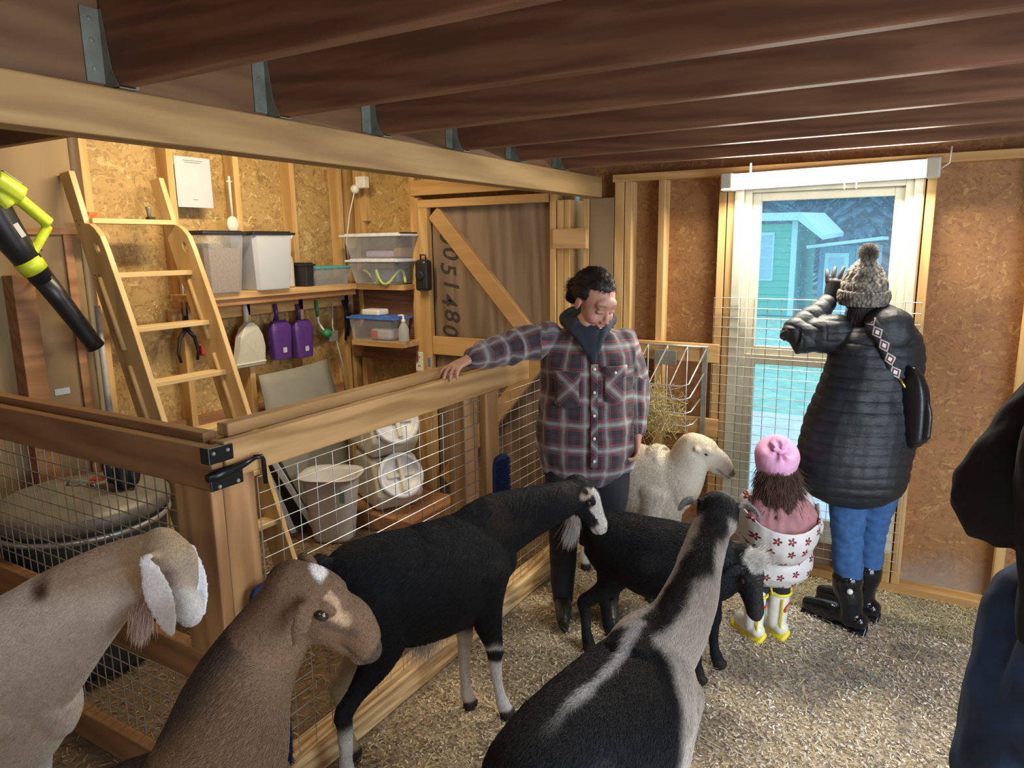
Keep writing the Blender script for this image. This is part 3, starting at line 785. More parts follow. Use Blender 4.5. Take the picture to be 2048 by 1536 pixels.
def tub(name, label, lo, hi, taper, lidm, bodym, lid_h=.022, content=None, fill=.6, group=None, cat='storage box', thick=.003):
    """open topped tapered box with a lid; content fills the lower part"""
    t = empty(name, ((lo[0] + hi[0]) / 2, (lo[1] + hi[1]) / 2, lo[2])); tag(t, label, cat, group)
    w, d, h = (hi[0] - lo[0]) / 2, (hi[1] - lo[1]) / 2, hi[2] - lo[2]
    def shell(z0, z1, off, cap):
        bm = bmesh.new(); rings = []
        for z in np.linspace(z0, z1, 5):
            f = taper + (1 - taper) * z / h; a, b = w * f - off, d * f - off; c = min(a, b) * .18
            rings.append([bm.verts.new(p) for p in ((a - c, -b, z), (a, -b + c, z), (a, b - c, z), (a - c, b, z), (-a + c, b, z), (-a, b - c, z), (-a, -b + c, z), (-a + c, -b, z))])
        for A, Bq in zip(rings, rings[1:]):
            for k in range(8): bm.faces.new((A[k], A[(k + 1) % 8], Bq[(k + 1) % 8], Bq[k]))
        bm.faces.new(rings[0][::-1])
        if cap: bm.faces.new(rings[-1])
        return bm
    obj('body', shell(0, h - lid_h, 0, False), bodym, t, bevel=0)
    if content: obj('contents', shell(.004, h * fill, .006, True), content, t)
    bm = bmesh.new(); wbox(bm, (-w - .006, -d - .006, h - lid_h), (w + .006, d + .006, h - lid_h * .35)); wbox(bm, (-w * .9, -d * .9, h - lid_h * .36), (w * .9, d * .9, h))
    obj('lid', bm, lidm, t, bevel=.006)
    return t
tub('feed_box', 'clear box of brown feed pellets with black lid beside the ladder', (-3.57, 2.47, SZ + .001), (-3.33, 2.74, 1.822), .80, M['black'], M['clear'], content=M['feed'], fill=.72, cat='feed box', group='tall feed boxes on the long shelf')
tub('feed_box', 'frosted box of white mineral with black lid, second on the long shelf', (-3.57, 2.80, SZ + .001), (-3.34, 3.10, 1.822), .82, M['black'], M['clear2'], content=M['salt'], fill=.90, cat='feed box', group='tall feed boxes on the long shelf')
def bottle(name, label, loc, prof, m, capm, capprof, extra=None):
    t = empty(name, loc); tag(t, label, 'bottle')
    bm = bmesh.new(); lathe(bm, prof, 20); obj('bottle_body', bm, m, t, smooth=True)
    bm = bmesh.new(); lathe(bm, capprof, 16)
    if extra:
        for e in extra: tube(bm, *e)
    obj('cap', bm, capm, t, smooth=True); return t
bottle('spray_bottle', 'tall white bottle behind the frosted feed box on the long shelf', (-3.49, 3.17, SZ), [(.034, 0), (.036, .01), (.036, .15), (.03, .18), (.015, .21), (.013, .225)], M['offwhite'], M['white'],
       [(.014, .225), (.017, .23), (.017, .27), (.010, .28)], [([(0, 0, .27), (.0, 0, .30), (.045, .01, .305)], .011, 8)])
o = tub('black_tub', 'small black tub beside the teal lidded box on the long shelf', (-3.50, 3.215, SZ + .001), (-3.38, 3.285, 1.635), .86, M['black'], M['black'], cat='tub')
tub('teal_lid_box', 'low grey clear box with teal lid on the long shelf', (-3.555, 3.295, SZ + .001), (-3.395, 3.64, 1.605), .84, M['teal'], M['smoke'], lid_h=.012)
tub('clear_box', 'lower clear box of lime rope with white lid on the corner shelf', (-3.415, 3.60, SZ + .001), (-2.975, 3.87, 1.650), .82, M['lid_white'], M['clear'], group='stacked clear boxes on the corner shelf')
tub('clear_box', 'upper clear box with white lid, topmost in the corner stack', (-3.455, 3.60, 1.652), (-2.945, 3.87, 1.812), .82, M['lid_white'], M['clear'], group='stacked clear boxes on the corner shelf')
box('black_latch', (-2.965, 3.62, 1.795), (-2.948, 3.80, 1.815), M['black']).name = 'box_latch'
tag(bpy.data.objects['box_latch'], 'black latch strip on the end of the topmost clear box', 'latch')
M['lime'] = plain('lime_rope', (.50, .62, .12), .7)
bm = bmesh.new()
tube(bm, [(-3.33 + .34 * t, 3.67 + .05 * math.sin(t * 9), 1.53 + .045 * math.cos(t * 15)) for t in np.linspace(0, 1, 26)], .009, 8)
tag(obj('lime_rope', bm, M['lime'], None, smooth=True), 'lime green rope inside the lower clear box', 'rope')
M['denim_blue'] = plain('folded_blue_cloth', (.16, .20, .36), .9)
tag(box('blue_cloth', (-3.30, 3.70, 1.492), (-3.05, 3.84, 1.58), M['denim_blue'], bevel=.02), 'folded blue cloth inside the lower clear box', 'cloth')
tag(box('lilac_cloth', (-3.33, 3.70, 1.657), (-3.08, 3.84, 1.70), plain('lilac_cloth', (.42, .34, .52), .9), bevel=.015), 'folded lilac cloth in the topmost clear box', 'cloth')
tag(box('brown_gloves', (-3.06, 3.66, 1.657), (-2.99, 3.82, 1.72), plain('brown_leather', (.28, .16, .08), .8), bevel=.02), 'brown gloves in the right end of the topmost clear box', 'gloves')
tub('blue_lid_box', 'clear first aid box with blue lid on the lower shelf', (-3.43, 3.60, 1.111), (-3.03, 3.79, 1.275), .88, M['bluelid'], M['clear'], cat='storage box')
tag(box('white_packet', (-3.26, 3.63, 1.118), (-3.08, 3.74, 1.19), M['paper'], bevel=.02), 'white and red packet inside the blue lidded box', 'packet')
tag(box('red_packet', (-3.24, 3.618, 1.125), (-3.19, 3.628, 1.18), M['red'], bevel=.004), 'red label card inside the blue lidded box', 'card')
wp = box('wipes_box', (-3.32, 3.62, 1.277), (-3.17, 3.73, 1.318), M['white'], bevel=.012); tag(wp, 'small white box lying on the blue lid', 'box')
bottle('sanitizer_bottle', 'clear pump bottle of hand gel beside the blue lidded box', (-2.995, 3.66, 1.111), [(.032, 0), (.034, .01), (.034, .085), (.02, .115), (.012, .125)], M['clear2'], M['white'],
       [(.013, .125), (.014, .145), (.006, .15), (.006, .175)], [([(0, 0, .175), (-.035, -.01, .172)], .006, 8)])
sp = empty('speaker', (-2.875, 3.738, 1.50)); tag(sp, 'black rugged speaker hanging at the end of the corner shelf', 'speaker')
box('speaker_case', (-.045, -.04, -.06), (.045, .04, .14), M['black'], sp, bevel=.02, mi=0)
bm = bmesh.new(); tube(bm, [(-.02, 0, .13), (-.02, 0, .17), (.02, .0, .17), (.02, 0, .13)], .006, 8); obj('carry_handle', bm, M['black'], sp, smooth=True)
bm = bmesh.new(); lathe(bm, [(.03, 0), (.032, .006), (.02, .008)], 20); o = obj('speaker_grille', bm, M['cloth_black'], sp, smooth=True); o.rotation_euler = (PI / 2, 0, 0); o.location = (0, -.04, .04)

# switches and cable on the walls
pw = empty('outlet_plate', (-2.945, 3.79, .965)); tag(pw, 'white double outlet plate below the lower shelf by the door post', 'outlet')
box('cover_plate', (-.055, -.012, -.065), (.055, 0, .065), M['white'], pw, bevel=.004)
bm = bmesh.new()
for a in (-.025, .025):
    for b in (-.03, .03):
        wbox(bm, (a - .008, -.0135, b - .007), (a - .004, -.012, b + .007)); wbox(bm, (a + .004, -.0135, b - .007), (a + .008, -.012, b + .007))
obj('sockets', bm, M['black'], pw)
tag(box('blue_plug', (-2.888, 3.765, .94), (-2.87, 3.80, 1.0), M['bluelid']), 'blue plug stub right of the white outlet plate', 'plug')
cm = empty('power_socket', (-3.37, 3.74, 2.14)); tag(cm, 'white socket box with a plugged cable hanging below the pale beam', 'socket')
box('unit_body', (-.035, -.02, -.03), (.045, .03, .045), M['white'], cm, bevel=.005)
bm = bmesh.new(); ell(bm, (-.05, -.01, -.035), .03, n=12); obj('round_head', bm, M['white'], cm, smooth=True)
bm = bmesh.new(); tube(bm, [(-.04, -.02, -.04), (-.10, -.02, -.2), (-.16, -.0, -.38), (-.17, .02, -.5)], .004, 6); obj('cable', bm, M['white'], cm, smooth=True)

# poster in a plastic sleeve, printed only with plain lines
ps = empty('paper_notice', (0, 0, 0)); tag(ps, 'white sheet in a plastic sleeve pinned above the tall feed boxes', 'notice')
box('sheet', (-3.556, 2.50, 1.95), (-3.554, 2.72, 2.215), M['paper'], ps, bevel=0)
bm = bmesh.new()
for z, w in ((2.195, .06), (2.185, .05), (1.99, .015)): wbox(bm, (-3.5535, 2.61 - w, z), (-3.553, 2.61 + w, z + .003))
obj('printed_lines', bm, M['ink'], ps)
# long handled brush with a white head
hb = empty('back_brush', (-3.53, 2.82, 1.86)); tag(hb, 'long handled white brush hanging from a nail beside the notice', 'brush')
bm = bmesh.new(); tube(bm, [(0, 0, .27), (0, .0, .15), (0, .0, .04)], [.008, .007, .009], 8); tube(bm, [(0, -.02, .24), (0, .02, .24)], .005, 6); obj('handle', bm, M['offwhite'], hb, smooth=True)
bm = bmesh.new(); ell(bm, (0, 0, 0), (.02, .042, .05), n=16); obj('brush_head', bm, M['offwhite'], hb, smooth=True)
bm = bmesh.new(); tube(bm, [(-3.5, 2.0, 1.885), (-3.49, 2.02, 1.90), (-3.5, 2.06, 1.925)], .003, 6); wbox(bm, (-3.53, 1.99, 1.86), (-3.51, 2.03, 1.905))
tag(obj('orange_clip', bm, M['orange'], None), 'orange clip on the wall stud above the top ladder step', 'clip')
fl = empty('pocket_torch', (-3.50, 2.29, 1.885)); tag(fl, 'small black and silver torch standing on the top ladder step', 'torch')
bm = bmesh.new(); lathe(bm, [(.010, -.01), (.010, .035), (.014, .045), (.014, .055)], 12); obj('barrel', bm, M['steel'], fl, smooth=True)
bm = bmesh.new(); wbox(bm, (-.012, -.012, -.012), (.02, .02, .004)); obj('switch', bm, M['black'], fl)

# things hanging from the rail
def hang(name, label, px, py, cat, group=None, x=-3.546):
    p = at(px, py, 'x', x); t = empty(name, p); tag(t, label, cat, group); return t
dp = hang('dustpan', 'off white plastic dustpan hanging from the rail', 488, 604, 'dustpan')
bm = bmesh.new(); tube(bm, [(0, 0, 0), (0.01, .0, -.08), (.0, 0, -.13)], [.012, .016, .014], 10); obj('handle', bm, M['offwhite'], dp, smooth=True)
bm = bmesh.new()
prof = [(-.02, -.12), (-.055, -.15), (-.085, -.20), (-.10, -.27), (-.115, -.345), (-.118, -.385)]
A = [bm.verts.new((.0, y, z)) for y, z in prof] + [bm.verts.new((.0, -y, z)) for y, z in prof[::-1]]
Bq = [bm.verts.new((.05 if v.co.z > -.3 else .02, v.co.y * .93, v.co.z)) for v in A]
bm.faces.new(A); bm.faces.new(Bq[::-1])
for k in range(12): bm.faces.new((A[k], A[(k + 1) % 12], Bq[(k + 1) % 12], Bq[k]))
wbox(bm, (.018, -.112, -.37), (.028, .112, -.36)); obj('pan', bm, M['offwhite'], dp, bevel=.008)
for px, lab in ((545, 'purple feed scoop hanging left, next to the white dustpan'), (590, 'purple feed scoop hanging right, nearer the green brush')):
    sc = hang('feed_scoop', lab, px + 4, 608, 'scoop', 'purple scoops on the rail')
    bm = bmesh.new(); tube(bm, [(0, 0, 0), (0.01, 0, -.05), (.0, 0, -.11)], [.014, .012, .018], 10); obj('handle', bm, M['purple'], sc, smooth=True)
    bm = bmesh.new(); loft(bm, [(.02, 0, -.10, .05, .02), (.025, 0, -.14, .078, .035), (.025, 0, -.22, .076, .038), (.025, 0, -.34, .066, .036)], side=(0, 1, 0), n=24, power=4, round_ends=False)
    obj('scoop_bowl', bm, M['purple'], sc, smooth=False, bevel=.004)
    box('white_label', (.0625, -.012, -.30), (.0635, .018, -.268), M['paper'], sc, bevel=0)
gb = hang('hoof_brush', 'green and white bent brush hanging from the rail', 632, 600, 'brush')
bm = bmesh.new(); tube(bm, [(0, 0, 0), (0, .0, -.07), (0, .004, -.11)], .010, 8); obj('green_grip', bm, M['green'], gb, smooth=True)
bm = bmesh.new(); tube(bm, [(0, .004, -.10), (0, .01, -.15), (.01, .03, -.19), (0.02, .045, -.215)], .008, 8); obj('white_neck', bm, M['white'], gb, smooth=True)
bm = bmesh.new(); ell(bm, (.03, .05, -.225), (.03, .035, .03), n=12); obj('bristle_head', bm, M['green'], gb, smooth=True)
bs = hang('black_strap', 'dark straps bunched on a nail in the corner below the long shelf', 690, 600, 'strap')
bm = bmesh.new()
for k in range(5): tube(bm, [(0, .03 * math.sin(k), 0), (.01, .02 * math.cos(k * 2), -.1), (.0, .03 * math.sin(k * 3), -.16 - .03 * k)], .009, 6)
obj('strap_loops', bm, M['cloth_black'], bs, smooth=True)
tag(box('thermostat_box', (-3.55, 3.50, 1.10), (-3.50, 3.58, 1.17), M['steel']), 'small grey metal box on the wall left of the blue lidded box', 'box')
bm = bmesh.new(); tube(bm, [(-3.52, 3.56, 1.36), (-3.51, 3.54, 1.2), (-3.50, 3.60, .95), (-3.50, 3.62, .7)], .006, 6)
tag(obj('grey_cable', bm, M['pvc'], None, smooth=True), 'thin grey cable running down the corner below the metal box', 'cable')
# grabber tool behind the ladder
gr = empty('litter_grabber', (0, 0, 0)); tag(gr, 'litter grabber with black jaws hanging on the wall behind the ladder', 'grabber')
bm = bmesh.new(); tube(bm, [(-3.52, 2.455, 1.60), (-3.52, 2.45, 1.36)], .009, 8); obj('shaft', bm, M['wire'], gr, smooth=True)
bm = bmesh.new(); tube(bm, [(-3.52, 2.45, 1.37), (-3.52, 2.45, 1.29)], [.012, .022], 8)
for s_ in (-1, 1): tube(bm, [(-3.52, 2.45, 1.30), (-3.52, 2.45 + s_ * .045, 1.25), (-3.52, 2.45 + s_ * .062, 1.17), (-3.52, 2.45 + s_ * .05, 1.12)], [.012, .011, .009, .008], 8)
obj('jaws', bm, M['black'], gr, smooth=True)
tag(box('red_tool', (-3.53, 2.52, 1.14), (-3.50, 2.58, 1.20), M['red'], bevel=.008), 'red tool grip on the wall right of the grabber jaws', 'tool')
# grey board leaning in the corner, bent
bm = bmesh.new(); nv = 14; VV = []
for i in range(nv + 1):
    t_ = i / nv; row = []
    for j in range(9):
        s_ = j / 8; y = 2.87 + s_ * .56; z = t_ * (.975 + .02 * s_); x = -3.30 - .18 * t_ + .05 * math.sin(PI * t_) * (s_) + .03 * math.sin(PI * s_)
        row.append(bm.verts.new((x, y, z)))
    VV.append(row)
for i in range(nv):
    for j in range(8): bm.faces.new((VV[i][j], VV[i][j + 1], VV[i + 1][j + 1], VV[i + 1][j]))
o = obj('grey_board', bm, M['sheet'], None, smooth=True); sd = o.modifiers.new('s', 'SOLIDIFY'); sd.thickness = .008
tag(o, 'grey bowed board leaning in the corner behind the white pail', 'board')
# stacked pet food vaults
def vault(label, x, y, z, rz=math.radians(-30)):
    t = empty('feed_vault', (x, y, z), rz); tag(t, label, 'feed container', 'milky feed containers stacked by the door')
    bm = bmesh.new()
    # body runs along local -x ... +x, lid on the sloping +x face
    prof = [(-.26, 0), (.16, 0), (.26, .11), (.135, .33), (-.20, .33), (-.26, .27)]
    for s_ in (0,):
        A = [bm.verts.new((px_, -.15, pz)) for px_, pz in prof]; Bq = [bm.verts.new((px_, .15, pz)) for px_, pz in prof]
        bm.faces.new(A); bm.faces.new(Bq[::-1])
        for k in range(6): bm.faces.new((A[k], A[(k + 1) % 6], Bq[(k + 1) % 6], Bq[k]))
    wbox(bm, (-.02, -.157, .02), (.05, .157, .337))
    obj('container', bm, M['vault'], t, bevel=.035, seg=4)
    bm = bmesh.new(); lathe(bm, [(.135, -.03), (.135, .02), (.145, .022), (.145, .055), (.125, .062), (.12, .048), (.0, .046)], 36)
    o = obj('screw_lid', bm, M['lid_white'], t, smooth=True); o.location = (.205, 0, .215); o.rotation_euler = (0, math.radians(61), 0)
    bm = bmesh.new(); wbox(bm, (-.105, -.014, .045), (.105, .014, .075)); wbox(bm, (-.014, -.09, .045), (.014, .09, .062))
    o2 = obj('lid_grip', bm, M['vault'], t, bevel=.006); o2.location = o.location; o2.rotation_euler = o.rotation_euler
    return t
vault('milky feed container with screw lid, upper of the stacked pair', -3.00, 3.42, .44)
vault('milky feed container with screw lid, lower of the stacked pair', -2.98, 3.42, .10)
tag(box('pallet_board', (-3.22, 3.17, .0), (-2.6, 3.7, .10), M['joist_y']), 'low timber platform under the stacked feed containers', 'platform')
# pale waste pail
pb = empty('waste_pail', (-3.03, 2.97, 0)); tag(pb, 'pale grey plastic pail on the floor behind the fence mesh', 'pail')
bm = bmesh.new()
def pring(z, a, b, n=32, p=3.0, lip=0):
    out = []
    for k in range(n):
        c, d_ = math.cos(2 * PI * k / n), math.sin(2 * PI * k / n)
        out.append(bm.verts.new((math.copysign(abs(c) ** (2 / p), c) * a, math.copysign(abs(d_) ** (2 / p), d_) * b, z + lip * max(0, abs(c) ** 4))))
    return out
rg = [pring(0.002, .0, .0), pring(.002, .115, .095), pring(.02, .12, .10), pring(.36, .155, .135), pring(.385, .16, .14), pring(.40, .185, .16), pring(.395, .19, .165), pring(.41, .183, .158), pring(.385, .152, .130), pring(.02, .112, .093)]
rg = rg[1:]
for a, b in zip(rg, rg[1:]):
    for k in range(32): bm.faces.new((a[k], a[(k + 1) % 32], b[(k + 1) % 32], b[k]))
bm.faces.new(rg[0][::-1]); bm.faces.new(rg[-1])
o = obj('pail_body', bm, M['pail'], pb, smooth=True); pb.rotation_euler.z = math.radians(25)
box('sticker', (.095, -.147, .27), (.125, -.141, .345), plain('green_sticker', (.10, .25, .2), .5), pb, bevel=0)
# folded black bag with grey webbing straps
fb = empty('folded_bag', (-2.78, 2.40, 0)); tag(fb, 'folded black bag edged with pale grey webbing leaning behind the corner post', 'bag')
A_, B_, C_ = at(528, 925, 'y', 2.80), at(574, 1052, 'y', 2.88), at(622, 1048, 'y', 2.92)
bm = bmesh.new(); vs = [bm.verts.new(p) for p in (A_, B_, C_, at(555, 925, 'y', 2.80))]; bm.faces.new(vs)
bmesh.ops.translate(bm, verts=bm.verts, vec=(2.78, -2.40, 0))
o = obj('bag_panel', bm, M['cloth_black'], fb); o.modifiers.new('s', 'SOLIDIFY').thickness = .03
for p, q_ in ((at(526, 925, 'y', 2.78), at(588, 1066, 'y', 2.84)), (at(545, 920, 'y', 2.78), at(630, 1056, 'y', 2.88))):
    bm = bmesh.new(); beam(bm, p - Vector((-2.78, 2.40, 0)), q_ - Vector((-2.78, 2.40, 0)), .035, .012, up=(.5, -.86, 0)); obj('webbing_strap', bm, M['cloth_grey'], fb, bevel=.003)

# store bay fixture hanging by the beam (its own light is the store_tube_light)
sf = empty('strip_light', (-2.2, 0, 0)); tag(sf, 'long strip light hanging just behind the pale beam', 'light'); sf.location = (0, 0, 0)
box('lamp_housing', (-2.36, 1.95, 2.50), (-2.24, 3.2, 2.55), M['white'], sf, bevel=.006)
bm = bmesh.new(); tube(bm, [(-2.30, 1.99, 2.475), (-2.30, 3.16, 2.475)], .018, 12); obj('lamp_tube', bm, emis('warm_tube_glow', (1, .86, .62), 5.0), sf, smooth=True)
bm = bmesh.new()
for y in (2.1, 3.05): tube(bm, [(-2.30, y, 2.55), (-2.30, y, 2.9)], .004, 6)
obj('hanging_chain', bm, M['wire'], sf)

# ------------------------------------------------------------------ window wall furniture
sl = empty('window_tube_fixture', (-.51, 3.76, 2.02)); tag(sl, 'lit fluorescent strip light mounted across the top of the window', 'light')
tf = Matrix.Rotation(math.radians(-1.6), 4, 'Y')
bm = bmesh.new(); wbox(bm, (-.47, -.005, -.035), (.47, .035, .045)); obj('lamp_housing', bm, M['white'], sl, bevel=.006)
bm = bmesh.new(); loft(bm, [(-.415, -.03, .0, .036, .036), (.41, -.03, .0, .036, .036)], side=(0, 1, 0), n=20, k=1, round_ends=False); obj('glowing_tube', bm, M['glow'], sl, smooth=True)
for s_ in (-1, 1): box('end_cap', (s_ * .47 - (.055 if s_ > 0 else 0), -.07, -.040), (s_ * .47 + (.055 if s_ < 0 else 0), .035, .045), M['vinyl'], sl, bevel=.008)
for x in (.09, .14):
    bm = bmesh.new(); tube(bm, [(x, -.03, -.03), (x, -.03, -.065)], .003, 6); obj('pull_cord', bm, M['white'], sl)
bm = bmesh.new(); tube(bm, [(-.34, 0, .04), (-.34, 0, .09)], .005, 6); obj('hanger', bm, M['white'], sl)
bm = bmesh.new(); tube(bm, [(.47, -.0, .0), (.50, -.01, .02), (.505, -.0, .09)], .004, 6); obj('power_cable', bm, M['white'], sl, smooth=True)
sl.rotation_euler = (0, math.radians(-.9), 0)
# guard mesh over the window
gd = mesh_panel('window_guard', (-1.01, FY - .02, .12), (.0676, 0, 0), (0, 0, .0508), 14, 26, M['wire'], None, r=.0017, jit=.015)
gd.name = 'window_guard_mesh'; tag(gd, 'welded wire guard mesh fixed across the lower part of the window', 'wire mesh')
# wall rail, basket hay feeder and hay
s = box('wall_rail', (-1.58, FY - .024, 1.095), (-.975, FY - .002, 1.195), M['stud_x']); tag(s, 'timber rail on the wall studs behind the wire hay feeder', 'rail')
s = box('lower_wall_board', (-1.40, FY - .024, .69), (-.965, FY - .002, .79), M['stud_x']); tag(s, 'short board below the wire hay feeder', 'board')
hf = empty('hay_feeder', (0, 0, 0)); tag(hf, 'galvanised wire basket hay feeder on the window wall', 'feeder')
lv = [(1.178, -1.035, (1375, 774), 3.48), (1.04, -1.045, (1377, 801), 3.52), (.90, -1.06, (1379, 829), 3.57), (.79, -1.07, (1382, 854), 3.62)]
bm = bmesh.new(); xL = -1.52; fz = []
for z, xr, q_, yf in lv:
    f_ = at(*q_, 'y', yf); fz.append((f_.z, yf))
    tube(bm, [(xL, FY - .03, z), (xL + .03, yf + .02, f_.z + .01), (xL + .06, yf, f_.z), (f_.x - .03, yf, f_.z), (f_.x, yf + .02, f_.z + .01), (xr, FY - .03, z)], .0042, 8)
tube(bm, [(xL, FY - .03, 1.178), (-1.03, FY - .03, 1.178)], .005, 8)
obj('front_wires', bm, M['wire'], hf, smooth=True)
bm = bmesh.new()
for x in (-1.46, -1.36, -1.25, -1.14):
    tube(bm, [(x, FY - .032, 1.178), (x, FY - .032, .70)], .0035, 6)
    tube(bm, [(x, FY - .03, 1.178), (x, fz[0][1], fz[0][0]), (x, fz[3][1], fz[3][0])], .0035, 6)
obj('upright_wires', bm, M['wire'], hf)
bm = bmesh.new(); wbox(bm, (-1.055, FY - .045, .66), (-1.03, FY - .028, 1.18)); wbox(bm, (-1.535, FY - .045, .66), (-1.51, FY - .028, 1.18)); obj('side_bracket', bm, M['steel'], hf)
box('name_plate', (-1.315, 3.735, 1.075), (-1.19, 3.742, 1.155), M['steel'], hf)
q = np.random.default_rng(9); N = 1500; V = np.zeros((N, 4, 3))
c = np.stack([q.normal(-1.30, .085, N), q.normal(3.62, .05, N), q.normal(.84, .07, N)], 1)
d_ = q.normal(0, 1, (N, 3)); d_ /= np.linalg.norm(d_, axis=1)[:, None]; e_ = np.cross(d_, q.normal(0, 1, (N, 3))); e_ /= np.linalg.norm(e_, axis=1)[:, None]
Ls = q.uniform(.03, .10, N)[:, None]
V[:, 0] = c - d_ * Ls / 2 - e_ * .0013; V[:, 1] = c + d_ * Ls / 2 - e_ * .001; V[:, 2] = c + d_ * Ls / 2 + e_ * .001; V[:, 3] = c - d_ * Ls / 2 + e_ * .0013
V[..., 1] = np.clip(V[..., 1], 3.46, FY - .03)
hay = soup('hay', V.reshape(-1, 3), np.arange(N * 4).reshape(-1, 4), plain('dry_hay', (.42, .34, .14), .9, var=.4, scale=60))
tag(hay, 'wisps of dry hay caught in the wire feeder', 'hay', kind='stuff')
# ================================================================== GOATS
def furmat(name, rough=.5):
    t = NT(name); a = t.n('ShaderNodeAttribute', attribute_name='hcol')
    h = t.n('ShaderNodeObjectInfo')
    t.set(Base_Color=a.outputs['Color'], Roughness=rough); t.b.inputs['Specular IOR Level'].default_value = .3
    return t.m
M['fur'] = furmat('short_goat_hair')
M['hide'] = attrmat('goat_hide', .75, 'Col', fine=160, amt=.16)
M['eye'] = plain('dark_eye', (.02, .015, .01), .12, var=0)
M['amber'] = plain('amber_eye', (.35, .22, .06), .15)
def fur(name, body, parent, N, length, flow, radius=.0006, lift=.30, seed=1, keep=None, jit=.35):
    me = body.data; me.calc_loop_triangles()
    P = vco(me).astype(float); No = vno(me).astype(float)
    C = np.empty(len(P) * 4, np.float32); me.attributes['Col'].data.foreach_get('color', C); C = C.reshape(-1, 4)[:, :3]
    T = np.empty(len(me.loop_triangles) * 3, np.int32); me.loop_triangles.foreach_get('vertices', T); T = T.reshape(-1, 3)
    A = np.linalg.norm(np.cross(P[T[:, 1]] - P[T[:, 0]], P[T[:, 2]] - P[T[:, 0]]), axis=1)
    if keep is not None: A = A * keep(P[T].mean(1))
    q = np.random.default_rng(seed); f = q.choice(len(T), N, p=A / A.sum())
    w = q.dirichlet((1, 1, 1), N); pos = (P[T[f]] * w[:, :, None]).sum(1); nn = (No[T[f]] * w[:, :, None]).sum(1)
    nn /= np.linalg.norm(nn, axis=1)[:, None] + 1e-9; cc = (C[T[f]] * w[:, :, None]).sum(1)
    fl = flow(pos); fl = fl + q.normal(0, jit, fl.shape); fl -= nn * (fl * nn).sum(1)[:, None]; fl /= np.linalg.norm(fl, axis=1)[:, None] + 1e-9
    L = (length(pos) if callable(length) else length) * q.uniform(.6, 1.25, N)[:, None] if not callable(length) else (length(pos) * q.uniform(.6, 1.25, N))[:, None]
    d = fl + nn * lift; p0 = pos - nn * .001; p1 = pos + d * L * .5; p2 = pos + (fl + nn * lift * .3) * L
    K = np.stack([p0, p1, p2], 1).reshape(-1, 3).astype(np.float32)
    hc = bpy.data.hair_curves.new(name); hc.add_curves([3] * N)
    hc.attributes['position'].data.foreach_set('vector', K.ravel())
    ra = hc.attributes.get('radius') or hc.attributes.new('radius', 'FLOAT', 'POINT')
    ra.data.foreach_set('value', np.tile(np.array([radius, radius * .8, radius * .15], np.float32), N))
    ca = hc.attributes.new('hcol', 'FLOAT_COLOR', 'CURVE')
    v = q.uniform(.72, 1.22, N)[:, None]; cc = np.clip(cc * v, 0, 1)
    ca.data.foreach_set('color', np.hstack([cc, np.ones((N, 1))]).astype(np.float32).ravel())
    o = bpy.data.objects.new(name, hc); COL.objects.link(o); hc.materials.append(M['fur']); o.parent = parent; o['kind'] = 'stuff'
    return o

def lerp(a, b, t): return a + (b - a) * t
def sstep(a, b, x): t = np.clip((x - a) / (b - a), 0, 1); return t * t * (3 - 2 * t)
def mixc(c, new, m): return c * (1 - m[:, None]) + np.array(new)[None] * m[:, None]

